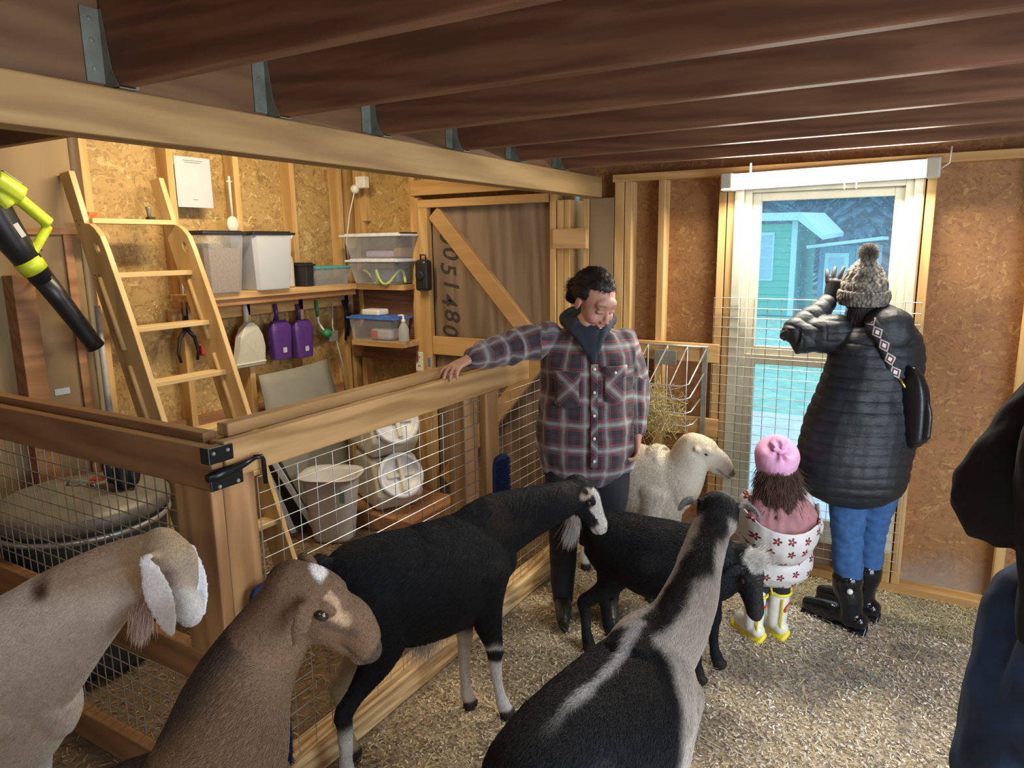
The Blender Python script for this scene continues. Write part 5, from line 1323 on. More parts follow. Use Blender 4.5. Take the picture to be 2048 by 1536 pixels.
# ================================================================== PEOPLE
SKIN = (.52, .27, .19)
M['skin'] = attrmat('skin', .5, 'Col', fine=240, amt=.05, bump=.05, spec=.4)
def skinmat_tweak():
    b = M['skin'].node_tree.nodes['Principled BSDF']; b.inputs['Subsurface Weight'].default_value = .08; b.inputs['Subsurface Radius'].default_value = (.01, .004, .002)
skinmat_tweak()
def basis(f, up=(0, 0, 1)):
    f = Vector(f).normalized(); r = f.cross(Vector(up)).normalized(); u = r.cross(f)
    return Matrix((r, f, u)).transposed()           # columns: right, forward, up
class Person:
    def __init__(s, label, org, ang, z=0.0):
        s.root = empty('person', (org[0], org[1], 0), math.radians(ang - 90)); tag(s.root, label, 'person')
        a = math.radians(ang - 90)                    # own frame: +y forward, +x to the person's right
        s.M = Matrix(((math.cos(a), -math.sin(a), 0, org[0]), (math.sin(a), math.cos(a), 0, org[1]), (0, 0, 1, 0), (0, 0, 0, 1))); s.Mi = s.M.inverted()
        s.bm = bmesh.new(); s.heads = []
    def loc(s, w): return s.Mi @ Vector(w)
    def limb(s, bm, pts, side=(1, 0, 0), n=18, k=4, grow=0.0, power=2.0):
        loft(bm, [(*p[:3], p[3] + grow, (p[4] if len(p) > 4 else p[3]) + grow) for p in pts], side=side, n=n, k=k, power=power)
    def head(s, c, f, up=(0, 0, 1), k=1.0):
        B = basis(f, up); c = Vector(c); s.hB, s.hc, s.hk = B, c, k
        E = lambda p, r, n=14: ell(s.bm, c + B @ Vector(p) * k, tuple(x * k for x in r), B, n)
        E((0, -.012, .028), (.074, .096, .083), 22); E((0, .030, -.028), (.060, .064, .078), 20); E((0, .040, -.075), (.044, .046, .034), 16)
        E((0, .068, -.100), (.024, .024, .019)); E((0, .072, .030), (.050, .026, .030))
        for q in (-1, 1):
            E((q * .034, .058, -.036), (.027, .032, .030)); E((q * .026, .081, .020), (.022, .012, .009)); E((q * .011, .101, -.042), (.009, .010, .008), 10)
            E((q * .076, -.006, -.014), (.008, .017, .028)); E((q * .045, .03, -.078), (.022, .04, .022))
            E((q * .029, .082, .000), (.015, .010, .009), 12)
        s.limb(s.bm, [(*(c + B @ Vector(p) * k), r * k) for p, r in (((0, .086, .010), .007), ((0, .099, -.014), .0085), ((0, .108, -.035), .0105))], side=B.col[0], n=12)
        E((0, .090, -.064), (.023, .011, .006)); E((0, .087, -.076), (.020, .011, .007))
    def Hh(s, p): return s.hc + s.hB @ Vector(p) * s.hk
    def hand(s, bm, wrist, d, nrm, thumb, curl=(20, 25, 20), spread=4, k=1.0, thumb_out=35, grow=0.0, splay=None):
        """d: pointing direction, nrm: out of the palm, thumb: +1/-1 side along d x nrm"""
        d = Vector(d).normalized(); nrm = Vector(nrm); nrm = (nrm - d * nrm.dot(d)).normalized(); w = d.cross(nrm) * thumb; wrist = Vector(wrist)
        P = lambda a, b, c: wrist + d * a * k + w * b * k + nrm * c * k
        loft(bm, [(*P(-.03, 0, 0), .027 * k + grow, .020 * k + grow), (*P(.0, 0, 0), .028 * k + grow, .019 * k + grow), (*P(.035, .004, .0), .037 * k + grow, .017 * k + grow), (*P(.085, .002, 0), .040 * k + grow, .0135 * k + grow)], side=w, n=16, k=3)
        for i, (b, L) in enumerate(((.031, .070), (.010, .079), (-.011, .073), (-.031, .058))):
            a = math.radians(spread * (1.5 - i)) if splay is None else math.radians(splay[i])
            dd = (d * math.cos(a) + w * math.sin(a)).normalized(); p = P(.078, b, 0); pts = [p]; acc = 0
            for j, f in enumerate((.45, .30, .25)):
                acc += curl[j] * (1 + .12 * i); an = math.radians(acc); pts.append(pts[-1] + (dd * math.cos(an) + nrm * math.sin(an)) * L * f * k)
            r = .0088 * k + grow
            loft(bm, [(*q, r * s_, r * s_) for q, s_ in zip(pts, (1.08, 1.02, .92, .78))], side=w, n=10, k=3)
        a = math.radians(thumb_out); dd = (d * math.cos(a) + w * math.sin(a)).normalized()
        p = P(.012, .022, .008); p2 = p + dd * .042 * k + nrm * .008 * k; dd2 = (dd + d * .35 + nrm * .25).normalized(); p3 = p2 + dd2 * .032 * k; p4 = p3 + (dd2 + d * .2).normalized() * .026 * k
        loft(bm, [(*q, r * k + grow, r * k + grow) for q, r in ((p, .016), (p2, .0115), (p3, .0105), (p4, .0085))], side=nrm, n=10, k=3)
    def body(s, voxel=.005, smooth=2, extra=None):
        me = fuse(s.bm, voxel, smooth); P = vco(me).astype(float)
        c = np.tile(SKIN, (len(P), 1)).astype(float)
        hc, B = np.array(s.hc), np.array(s.hB); H = (P - hc) @ B / s.hk
        x, y, z = H.T; face = (y > .05)
        lip = np.clip(1 - ((x / .026) ** 2 + ((z + .070) / .012) ** 2), 0, 1) * face
        c = mixc(c, (.46, .12, .11), sstep(0, .3, lip))
        c = mixc(c, (.62, .27, .22), .5 * face * sstep(.03, .01, np.sqrt((np.abs(x) - .038) ** 2 + (z + .035) ** 2)))
        brow = face * sstep(.006, .003, np.abs(z - .030 + (np.abs(x) - .026) ** 2 * 8)) * (np.abs(x) > .012) * (np.abs(x) < .046)
        c = mixc(c, (.09, .05, .035), brow * .55)
        lash = face * sstep(.0035, .0015, np.abs(z + .006 + (np.abs(x) - .029) ** 2 * 6)) * (np.abs(x) > .014) * (np.abs(x) < .044)
        c = mixc(c, (.05, .03, .03), lash * .85)
        if extra: c = extra(P, H, c)
        set_col(me, c); return link('body', me, M['skin'], s.root, smooth=True)
    def cloth(s, name, bm, m, voxel=.007, smooth=3, disp=None, vec=None, col=None):
        me = fuse(bm, voxel, smooth); P = vco(me).astype(float); No = vno(me)
        if disp is not None:
            me.vertices.foreach_set('co', (P + No * disp(P, No)[:, None]).astype(np.float32).ravel()); me.update(); P = vco(me).astype(float)
        if vec is not None: set_vec(me, vec(P, No), 'pl')
        if col is not None: set_col(me, col(P, No))
        return link(name, me, m, s.root, smooth=True)
def hairstrands(name, parent, roots, dirs, L, colr, r=.0011, droop=.3, N=None, seed=2, jit=.15, pts=4, wave=0.0):
    q = np.random.default_rng(seed); n = len(roots); roots = np.asarray(roots, float); dirs = np.asarray(dirs, float)
    dirs = dirs / (np.linalg.norm(dirs, axis=1)[:, None] + 1e-9); K = [roots]; p = roots.copy(); d = dirs + q.normal(0, jit, dirs.shape)
    LL = L * q.uniform(.7, 1.15, (n, 1))
    for j in range(1, pts):
        d = d + np.array([0, 0, -droop / pts]) + q.normal(0, jit * .5, d.shape); d /= np.linalg.norm(d, axis=1)[:, None]; p = p + d * LL / (pts - 1); K.append(p + wave * np.sin(j * 1.5 + vnoise(roots, 40, 7) * 5)[:, None] * np.array([.86, .51, 0]))
    hc = bpy.data.hair_curves.new(name); hc.add_curves([pts] * n)
    hc.attributes['position'].data.foreach_set('vector', np.stack(K, 1).reshape(-1, 3).astype(np.float32).ravel())
    ra = hc.attributes.get('radius') or hc.attributes.new('radius', 'FLOAT', 'POINT')
    ra.data.foreach_set('value', np.tile(np.linspace(r, r * .3, pts).astype(np.float32), n))
    ca = hc.attributes.new('hcol', 'FLOAT_COLOR', 'CURVE'); cc = np.clip(np.array(colr)[None] * q.uniform(.6, 1.4, (n, 1)), 0, 1)
    ca.data.foreach_set('color', np.hstack([cc, np.ones((n, 1))]).astype(np.float32).ravel())
    o = bpy.data.objects.new(name, hc); COL.objects.link(o); hc.materials.append(M['fur']); o.parent = parent; return o

def plaidmat():
    t = NT('flannel_plaid'); v = t.coord(attr='pl'); sx = t.n('ShaderNodeSeparateXYZ'); t.l(v, sx.inputs[0])
    outs = []
    for i, per in ((0, .098), (1, .112)):
        ph = t.math('FRACT', t.math('DIVIDE', sx.outputs[i], per))
        d = t.math('ABSOLUTE', t.math('SUBTRACT', ph, .5))
        bigb = t.ramp(d, [(.0, (1,) * 3), (.045, (.95,) * 3), (.07, (.35,) * 3), (.10, (.5,) * 3), (.15, (.12,) * 3), (.19, (.03,) * 3)])
        red = t.ramp(d, [(.17, (0,) * 3), (.185, (1,) * 3), (.21, (1,) * 3), (.225, (0,) * 3), (.44, (0,) * 3), (.455, (.5,) * 3), (.47, (0,) * 3)])
        outs.append((bigb, red))
    navy = (.014, .017, .026)
    c = t.mix(navy, (.55, .53, .51), t.math('MULTIPLY', outs[0][0], .42)); c = t.mix(c, (.60, .58, .56), t.math('MULTIPLY', outs[1][0], .46))
    c = t.mix(c, (.50, .045, .07), t.math('MULTIPLY', outs[0][1], .45)); c = t.mix(c, (.56, .05, .075), t.math('MULTIPLY', outs[1][1], .5))
    f = t.noise(t.coord(), 260, 3, .7)
    c = t.mix(c, t.ramp(f, [(.3, (.7,) * 3), (.7, (1,) * 3)]), 1.0, 'MULTIPLY')
    t.set(Base_Color=c, Roughness=.9); t.b.inputs['Sheen Weight'].default_value = .25; t.bump(f, .2, .003); return t.m
M['plaid'] = plaidmat()
M['hoodie'] = plain('navy_hoodie', (.016, .024, .036), .85, bump=.3, scale=120)
M['blackpant'] = plain('black_trousers', (.012, .014, .02), .8)
M['olive'] = plain('dark_olive_rubber', (.018, .018, .014), .4)
M['button'] = plain('pearl_button', (.7, .68, .65), .25)
M['darkhair'] = plain('dark_hair_base', (.018, .012, .010), .5)

# ---- woman in the plaid overshirt
p = Person('woman in navy and red plaid overshirt leaning one hand on the fence rail', (-1.33, 2.90), -62)
# own frame: +x = her right (left side of the photo)
def wl(px, py, y): return p.loc(at(px, py, 'y', y))
sh_r = Vector((.170, .0, 1.315)); el_r = wl(985, 708, 2.58); wr_r = p.loc(at(932, 735, 'x', -1.625)); 
hand_t = p.loc((-1.645, 2.24, 1.23))
wr_r = p.loc((-1.632, 2.41, 1.268)); el_r = p.loc((-1.59, 2.63, 1.288))
sh_l = Vector((-.160, -.01, 1.30)); el_l = Vector((-.222, -.03, 1.09)); wr_l = Vector((-.222, .055, .885))
hc = Vector((-.025, .065, 1.485)); fv = p.Mi.to_3x3() @ Vector((math.cos(math.radians(-28)) * .86, math.sin(math.radians(-28)) * .86, -.50))
legs = [[(q * .095, .0, .86, .095, .10), (q * .10, .01, .66, .085, .088), (q * .105, .02, .46, .060, .062), (q * .11, .0, .25, .052, .056), (q * .11, -.01, .09, .040, .045)] for q in (-1, 1)]
torso = [(0, 0, .80, .165, .12), (0, 0, .92, .175, .125), (0, 0, 1.06, .155, .12), (0, 0, 1.2, .15, .11), (0, -.005, 1.28, .135, .085), (0, -.0, 1.36, .07, .055)]
p.limb(p.bm, torso, n=24)
for L in legs: p.limb(p.bm, L)
for L in legs: p.limb(p.bm, [(L[-1][0], -.03, .045, .030, .024), (L[-1][0], .05, .044, .032, .020), (L[-1][0], .12, .04, .027, .015)])
p.limb(p.bm, [(0, -.0, 1.36, .055, .055), (-.012, .012, 1.42, .050, .052), (-.02, .04, 1.44, .048, .05)], n=16)
p.limb(p.bm, [(*sh_r, .040), (*(sh_r.lerp(el_r, .5)), .046), (*el_r, .038), (*(el_r.lerp(wr_r, .5)), .034), (*wr_r, .025)])
p.limb(p.bm, [(*sh_l, .036), (*(sh_l.lerp(el_l, .5)), .046), (*el_l, .038), (*(el_l.lerp(wr_l, .5)), .034), (*wr_l, .025)])
dv = p.Mi.to_3x3()
hd_r = dv @ Vector((-.12, -.95, -.20)); p.hand(p.bm, wr_r + hd_r.normalized() * .02, hd_r, dv @ Vector((.05, .15, -1)), -1, curl=(12, 22, 18), spread=9, thumb_out=52, k=.98)
p.hand(p.bm, wr_l, (0.05, .10, -1), (1, .1, 0), 1, curl=(22, 28, 20))
p.head(hc, fv, k=1.06)
bd = p.body(.0048, 2)
# white of the smile
bm = bmesh.new(); ell(bm, p.Hh((0, .0965, -.0695)), (.015, .005, .0035), p.hB, 12); obj('teeth', bm, M['button'], p.root, smooth=True)
# hair, bun
H_ = p.Hh; bm = bmesh.new()
ell(bm, H_((0, -.030, .040)), (.0865, .094, .088), p.hB, 26); ell(bm, H_((0, .010, .078)), (.060, .056, .040), p.hB, 18)
for q in (-1, 1): ell(bm, H_((q * .064, -.008, .040)), (.020, .040, .038), p.hB, 14)
ell(bm, H_((0, -.085, .0)), (.05, .035, .04), p.hB, 14)
for a in range(9):
    r_ = random.Random(a); ell(bm, H_((r_.uniform(-.03, .03), -.125 + r_.uniform(-.022, .02), -.025 + r_.uniform(-.035, .04))), .024 + r_.uniform(0, .014), None, 10)
me = fuse(bm, .005, 2); P = vco(me); N_ = vno(me)
me.vertices.foreach_set('co', (P + N_ * (vnoise(P, 60, 3) * .0025 + vnoise(P * np.array([1, 1, .3]), 140, 4) * .002)[:, None]).astype(np.float32).ravel())
hob = link('hair', me, M['darkhair'], p.root, smooth=True)
bc = np.array(H_((0, -.128, -.022))); q = np.random.default_rng(4); u_ = q.normal(0, 1, (900, 3)); u_ /= np.linalg.norm(u_, axis=1)[:, None]
hairstrands('loose_curls', p.root, bc + u_ * .036, u_, .026, (.03, .018, .013), droop=.6, jit=.5, r=.0008)
P = vco(me).astype(float); N_ = vno(me).astype(float); sel = q.integers(0, len(P), 16000); P, N_ = P[sel], N_[sel]
dd_ = bc - P; dist = np.linalg.norm(dd_, axis=1); dd_ /= dist[:, None]; dd_ -= N_ * (dd_ * N_).sum(1)[:, None]; far = dist > .05
hairstrands('hair_strands', p.root, (P + N_ * .0005)[far], (dd_ + N_ * .0)[far], .024, (.030, .019, .015), droop=.0, jit=.05, r=.0007)
# shirt
bm = bmesh.new()
p.limb(bm, [(.0, 0, .775, .228, .172), (.0, 0, .83, .232, .175), (0, 0, .92, .228, .172), (0, 0, 1.06, .215, .162), (0, 0, 1.2, .208, .155), (0, -.005, 1.28, .195, .128), (0, -.005, 1.335, .160, .102), (0, -.005, 1.36, .10, .08)], n=32)
SLR = [(*sh_r, .068), (*(sh_r.lerp(el_r, .5) + Vector((0, 0, .0))), .075), (*el_r, .068), (*(el_r.lerp(wr_r, .5)), .062), (*(el_r.lerp(wr_r, .92)), .046)]
SLL = [(*sh_l, .060), (*(sh_l.lerp(el_l, .5)), .073), (*el_l, .066), (*(el_l.lerp(wr_l, .5)), .058), (*(el_l.lerp(wr_l, .93)), .042)]
p.limb(bm, SLR); p.limb(bm, SLL)
def folds(P, No):
    d = vnoise(P * np.array([1, 1, .6]), 14, 2) * .009 + vnoise(P * np.array([.8, .8, 1.4]), 30, 3) * .005
    ds = segd(P, sh_r, el_r); ds = np.minimum(ds, segd(P, el_r, wr_r)); arm = sstep(.12, .07, ds) * (P[:, 0] > .18)
    t = (P - np.array(sh_r)) @ np.array((wr_r - sh_r).normalized()); d = d + arm * (np.sin(t * 75 + vnoise(P, 12, 4) * 3) * .005)
    d = d + sstep(.01, .0, np.abs(P[:, 0] + .01)) * (P[:, 1] > .05) * .004 * (P[:, 2] < 1.38)
    return d
def plv(P, No):
    ang_ = np.arctan2(P[:, 0], P[:, 1] + .02); u = ang_ * .20; v = P[:, 2].copy()
    for (a, b, c_) in ((sh_r, el_r, wr_r), (sh_l, el_l, wr_l)):
        for s0, s1, off in ((a, b, 0), (b, c_, (b - a).length)):
            A_ = np.array(s0); D = np.array(s1) - A_; Ln = np.linalg.norm(D); D = D / Ln; tt = (P - A_) @ D; rad = P - A_ - tt[:, None] * D
            lim = np.abs(P[:, 0]) > .205 if off == 0 else np.abs(P[:, 0]) > .20
            r = np.linalg.norm(rad, axis=1); m = (r < .105) & (tt > (-.02 if off else .03)) & (tt < Ln + .1) & lim & (np.sign(P[:, 0]) == np.sign(a[0]))
            e1 = np.cross(D, [0, 0, 1]); e1 /= np.linalg.norm(e1) + 1e-6; e2 = np.cross(D, e1)
            uu = np.arctan2(rad @ e1, rad @ e2) * .07
            u = np.where(m, uu, u); v = np.where(m, tt + off, v)
    return np.stack([u + .03, v, v * 0], 1)
p.cloth('overshirt', bm, M['plaid'], .006, 3, folds, plv)
# pockets, placket, buttons
def frontpt(x, z, out=0.0):
    r = np.interp(z, [.8, .92, 1.06, 1.2, 1.3], [.178, .172, .162, .155, .125]); w = np.interp(z, [.8, .92, 1.06, 1.2, 1.3], [.235, .228, .215, .208, .195])
    y = r * math.sqrt(max(.05, 1 - (x / w) ** 2)) + out; return Vector((x, y, z))
def patch(name, x0, x1, z0, z1, m, out, th=.006, vecf=None):
    bm = bmesh.new(); G = [[bm.verts.new(frontpt(lerp(x0, x1, i / 6), lerp(z0, z1, j / 6) - (.012 * (1 - abs(i / 3 - 1)) if j == 0 else 0), out)) for i in range(7)] for j in range(7)]
    for j in range(6):
        for i in range(6): bm.faces.new((G[j][i], G[j][i + 1], G[j + 1][i + 1], G[j + 1][i]))
    me = bpy.data.meshes.new(name); bm.to_mesh(me); bm.free(); P = vco(me)
    c45 = math.cos(.8); set_vec(me, np.stack([P[:, 0] * c45 + P[:, 2] * c45, P[:, 2] * c45 - P[:, 0] * c45, P[:, 2] * 0], 1), 'pl')
    o = link(name, me, m, p.root, smooth=True); o.modifiers.new('s', 'SOLIDIFY').thickness = th; return o
patch('chest_pocket', .045, .145, 1.04, 1.165, M['plaid'], .012); patch('pocket_flap', .040, .150, 1.15, 1.19, M['plaid'], .017)
patch('chest_pocket', -.155, -.065, 1.06, 1.185, M['plaid'], .012); patch('pocket_flap', -.16, -.06, 1.17, 1.21, M['plaid'], .017)
patch('button_placket', -.035, -.005, .775, 1.22, M['plaid'], .009, .004)
for z in (.80, .90, 1.0, 1.1, 1.2):
    bm = bmesh.new(); c_ = frontpt(-.02, z, .017); ell(bm, c_, (.007, .004, .007), None, 10); obj('button', bm, M['button'], p.root, smooth=True)
bm = bmesh.new(); ell(bm, frontpt(-.11, 1.182, .022), (.007, .004, .007), None, 10); obj('button', bm, M['button'], p.root, smooth=True)
# hood and hoodie front
bm = bmesh.new()
for i in range(15):
    a = lerp(-.12 * PI, 1.12 * PI, i / 14) ; 
ring = []
for i in range(19):
    a = lerp(-.30 * PI, 1.30 * PI, i / 18) + PI; back = max(0, -math.sin(a))
    ring.append((math.cos(a) * .088, -math.sin(a - PI) * -.0 + math.sin(a) * .082 + .006, 1.385 + .035 * (1 if math.sin(a) < 0 else .2) * abs(math.sin(a)), .024 + .014 * (math.sin(a) < 0), .030 + .014 * (math.sin(a) < 0)))
p.limb(bm, [(.0, .0, 1.35, .10, .085), (0, 0, 1.39, .082, .075)], n=20)
loft(bm, ring, side=(0, 0, 1), n=12, k=2)
loft(bm, [(0, .075, 1.375, .078, .030), (-.004, .116, 1.345, .058, .020), (-.010, .144, 1.30, .036, .016), (-.014, .160, 1.26, .020, .011), (-.016, .166, 1.225, .010, .008)], side=(1, 0, 0), n=20, k=3)
for q in (-1, 1): loft(bm, [(q * .085, .030, 1.385, .030, .028), (q * .066, .092, 1.362, .026, .022), (q * .038 - .006, .136, 1.32, .018, .014), (q * .018 - .010, .156, 1.27, .012, .010)], side=(1, 0, 0), n=14, k=3)
p.cloth('hoodie', bm, M['hoodie'], .006, 3, lambda P, No: vnoise(P, 30, 5) * .003)
bm = bmesh.new()
p.limb(bm, [(0, 0, .72, .17, .125), (0, 0, .84, .18, .13)], n=24)
for L in legs: p.limb(bm, [(*r[:3], r[3] + .012, r[4] + .012) for r in L], n=18)
p.cloth('trousers', bm, M['blackpant'], .008, 3, lambda P, No: vnoise(P, 20, 2) * .004)
def boots(P_, xs, m, top=.33, scale=1.0, yaw=0.0, sole=None, feet=None):
    for i, x in enumerate(xs):
        bm = bmesh.new(); k = scale; y0 = feet[i] if feet else 0
        loft(bm, [(x, y0 - .012, top, .058 * k, .062 * k), (x, y0 - .012, top * .6, .054 * k, .06 * k), (x, y0 - .015, .13 * k, .044 * k, .052 * k), (x, y0 - .015, .05 * k, .040 * k, .05 * k)], n=18, k=3)
        loft(bm, [(x, y0 - .05 * k, .045 * k, .038 * k, .042 * k), (x, y0 + .03 * k, .05 * k, .040 * k, .045 * k), (x, y0 + .11 * k, .042 * k, .045 * k, .034 * k), (x, y0 + .18 * k, .034 * k, .036 * k, .026 * k)], n=18, k=3)
        P_.cloth('boot', bm, m, .006, 3)
        bm = bmesh.new(); loft(bm, [(x, y0 - .07 * k, .010, .034 * k, .010), (x, y0 + .02 * k, .010, .036 * k, .010), (x, y0 + .12 * k, .010, .048 * k, .010), (x, y0 + .195 * k, .010, .032 * k, .010)], n=16, k=3, power=3)
        obj('boot_sole', bm, sole or m, P_.root, smooth=True)
boots(p, (.11, -.11), M['olive'])

# ---- woman in the black quilted coat, seen from behind
def quilt(zs, amp, P, lines=.056, skew=0):
    ph = (P[:, 2] + skew * P[:, 0]) / lines; fr = ph - np.floor(ph); return amp * (np.sqrt(np.clip(1 - (2 * fr - 1) ** 2, 0, 1)) - .7)
def puffmat():
    t = NT('black_quilted_nylon'); f = t.noise(t.coord(scale=(1, 1, 2.4)), 34, 3, .6)
    t.set(Base_Color=t.ramp(f, [(.3, (.006, .008, .011)), (.7, (.011, .014, .019))]), Roughness=.55); t.bump(f, .35, .008); return t.m
M['puff'] = puffmat()
M['jeans'] = plain('blue_denim', (.030, .095, .24), .85, var=.22, scale=40, bump=.3)
M['rubber'] = plain('black_glossy_rubber', (.008, .009, .011), .13, var=.3, scale=8)
p = Person('person in long black quilted coat and knitted pompom hat at the window', (-.235, 3.42), 160)
# own frame: forward = -x world mostly; torso turned to the window
T = p.Mi.to_3x3()
def w2(x, y, z): return p.loc((x, y, z))
cx, cy = -.235, 3.42
tw = T @ Vector((.92, .38, 0))                 # shoulder line, facing the glass
hipw = T @ Vector((.85, .52, 0))
leg1 = [w2(-.265, 3.45, .86), w2(-.27, 3.40, .64), w2(-.265, 3.36, .45), w2(-.245, 3.345, .25), w2(-.225, 3.335, .08)]
leg2 = [w2(-.155, 3.49, .86), w2(-.16, 3.49, .64), w2(-.175, 3.49, .45), w2(-.18, 3.49, .25), w2(-.185, 3.49, .08)]
rr = ((.098, .10), (.084, .088), (.060, .064), (.052, .056), (.04, .044))
for L in (leg1, leg2): p.limb(p.bm, [(*a, *b) for a, b in zip(L, rr)])
for L in (leg1, leg2): p.limb(p.bm, [(*(L[-1] + Vector((0, -.03, -.035))), .030, .024), (*(L[-1] + Vector((0, .06, -.036))), .032, .020), (*(L[-1] + Vector((0, .13, -.042))), .027, .015)])
trunk = [(w2(-.23, 3.45, .84), .15, .11), (w2(-.235, 3.46, .98), .15, .11), (w2(-.225, 3.49, 1.15), .14, .10), (w2(-.21, 3.52, 1.28), .13, .085), (w2(-.19, 3.53, 1.38), .09, .07)]
p.limb(p.bm, [(*a, b, c) for a, b, c in trunk], side=tw, n=24)
hc = w2(-.290, 3.545, 1.478)
p.limb(p.bm, [(*w2(-.195, 3.54, 1.38), .055), (*w2(-.25, 3.55, 1.43), .05)])
shl = w2(-.385, 3.475, 1.325); ell_ = w2(-.505, 3.40, 1.31); wrl = w2(-.392, 3.50, 1.50)
ell_ = p.loc(at(1592, 672, 'y', 3.42)); wrl = p.loc(at(1660, 600, 'y', 3.56)); shl = p.loc(at(1672, 668, 'y', 3.47))
shr = w2(-.125, 3.575, 1.285); elr = w2(-.10, 3.67, 1.08); wrr = w2(-.17, 3.71, .98)
for a, b, c in ((shl, ell_, wrl), (shr, elr, wrr)):
    p.limb(p.bm, [(*a, .052), (*a.lerp(b, .5), .045), (*b, .037), (*b.lerp(c, .5), .033), (*c, .025)])
hd = (T @ Vector((.02, .10, 1))); p.head(hc, T @ Vector((-.25, .96, -.02)))
p.hand(p.bm, wrr, (0, 0, -1), T @ Vector((-1, 0, 0)), 1); p.hand(p.bm, wrl, p.loc(at(1676, 545, 'y', 3.58)) - wrl, T @ Vector((.1, .9, 0)), -1, curl=(4, 8, 8), splay=(15, 3, -8, -20), thumb_out=40, k=.93, grow=-.0012)
p.body(.0042, 1)
bm = bmesh.new()
p.hand(bm, wrl, p.loc(at(1676, 545, 'y', 3.58)) - wrl, T @ Vector((.1, .9, 0)), -1, curl=(4, 8, 8), splay=(15, 3, -8, -20), thumb_out=40, k=1.0, grow=.0022); p.cloth('glove', bm, M['cloth_black'], .0035, 1)
bm = bmesh.new(); p.hand(bm, wrr, (0, 0, -1), T @ Vector((-1, 0, 0)), 1, grow=.0035); p.cloth('glove', bm, M['cloth_black'], .004, 1)
bm = bmesh.new(); 
coat = [(w2(-.270, 3.375, .71), .240, .17), (w2(-.265, 3.39, .80), .240, .17), (w2(-.245, 3.435, .95), .230, .165), (w2(-.228, 3.478, 1.10), .205, .150), (w2(-.212, 3.51, 1.24), .195, .140), (w2(-.205, 3.525, 1.32), .165, .115), (w2(-.21, 3.535, 1.375), .09, .08)]
p.limb(bm, [(*a, b, c) for a, b, c in coat], side=tw, n=32)
SA = [(shl, .088), (shl.lerp(ell_, .5), .080), (ell_, .072), (ell_.lerp(wrl, .5), .060), (ell_.lerp(wrl, .93), .042)]
p.limb(bm, [(*a, b) for a, b in SA], side=(0, 1, 0)); p.limb(bm, [(*shr, .078), (*shr.lerp(elr, .5), .070), (*elr, .062), (*elr.lerp(wrr, .5), .056), (*elr.lerp(wrr, .9), .043)])
def puffd(P, No):
    d = quilt(0, .0065, P, .046); 
    for s0, s1 in ((shl, ell_), (ell_, wrl)):
        A_ = np.array(s0); D = np.array(s1) - A_; Ln = np.linalg.norm(D); D /= Ln; tt = (P - A_) @ D; r = np.linalg.norm(P - A_ - tt[:, None] * D, axis=1)
        fr = tt / .05; fr = fr - np.floor(fr); m = sstep(.12, .09, r) * (tt > (.05 if s0 is shl else -.02)) * (tt < Ln + .05); dd = .006 * (np.sqrt(np.clip(1 - (2 * fr - 1) ** 2, 0, 1)) - .7); d = d * (1 - m) + dd * m
    return d + vnoise(P * np.array([1, 1, .5]), 20, 5) * .005
p.cloth('quilted_coat', bm, M['puff'], .006, 2, puffd)
bm = bmesh.new()          # thrown back hood
loft(bm, [(*w2(-.20, 3.50, 1.405), .085, .04), (*w2(-.175, 3.45, 1.375), .10, .055), (*w2(-.165, 3.43, 1.31), .09, .045), (*w2(-.165, 3.43, 1.26), .05, .025)], side=tw, n=18)
p.cloth('coat_hood', bm, M['puff'], .006, 3, lambda P, No: vnoise(P, 22, 3) * .004)
bm = bmesh.new()
for L in (leg1, leg2): p.limb(bm, [(*a, b[0] + .006, b[1] + .006) for a, b in zip(L[:-1], rr)], n=18)
p.cloth('jeans', bm, M['jeans'], .007, 2, lambda P, No: vnoise(P * np.array([1, 1, 2.2]), 26, 2) * .003 * 1.8)
for L, s_ in ((leg1, 1), (leg2, 1)):
    x, y = L[-1].x, L[-1].y; bm = bmesh.new()
    loft(bm, [(*(L[3] + Vector((0, 0, -.02))), .066, .070), (*(L[3] + Vector((0, 0, -.06))), .062, .066), (x, y, .13, .050, .060), (x, y - .005, .05, .042, .055)], n=20, k=3)
    loft(bm, [(x, y - .045, .05, .040, .045), (x, y + .04, .055, .042, .048), (x, y + .12, .045, .047, .036), (x, y + .20, .036, .038, .027)], n=18, k=3)
    p.cloth('boot', bm, M['rubber'], .006, 3)
    bm = bmesh.new(); loft(bm, [(x, y - .07, .010, .036, .011), (x, y + .02, .010, .038, .011), (x, y + .13, .010, .050, .011), (x, y + .215, .010, .034, .011)], n=16, k=3, power=3); obj('boot_sole', bm, M['rubber'], p.root, smooth=True)
bm = bmesh.new(); ell(bm, leg1[3] + (T @ Vector((.25, -.97, 0))) * .068 + Vector((0, 0, -.05)), (.013, .013, .013), None, 14); o = obj('boot_badge', bm, M['button'], p.root, smooth=True)
# knitted hat
def knitmat(name, c, sc=1.0):
    t = NT(name); v = t.coord(scale=(1, 1, .8)); vo = t.n('ShaderNodeTexVoronoi'); vo.inputs['Scale'].default_value = 75 * sc; t.l(v, vo.inputs['Vector'])
    col = t.ramp(vo.outputs['Distance'], [(.0, tuple(min(1, x * 1.5) for x in c)), (.45, c), (.75, tuple(x * .35 for x in c))])
    t.set(Base_Color=col, Roughness=.95); iv = t.math('SUBTRACT', 1.0, vo.outputs['Distance']); t.bump(iv, .9, .006); return t.m
M['knit'] = knitmat('grey_brown_knit', (.20, .175, .145))
HB = lambda q: p.Hh(q)
bm = bmesh.new()
loft(bm, [(*HB((0, -.012, .012)), .092, .108), (*HB((0, -.014, .06)), .093, .108), (*HB((0, -.022, .095)), .080, .092), (*HB((.0, -.035, .13)), .056, .063), (*HB((.0, -.045, .155)), .032, .036), (*HB((0, -.05, .165)), .02, .02)], side=p.hB.col[0], n=28)
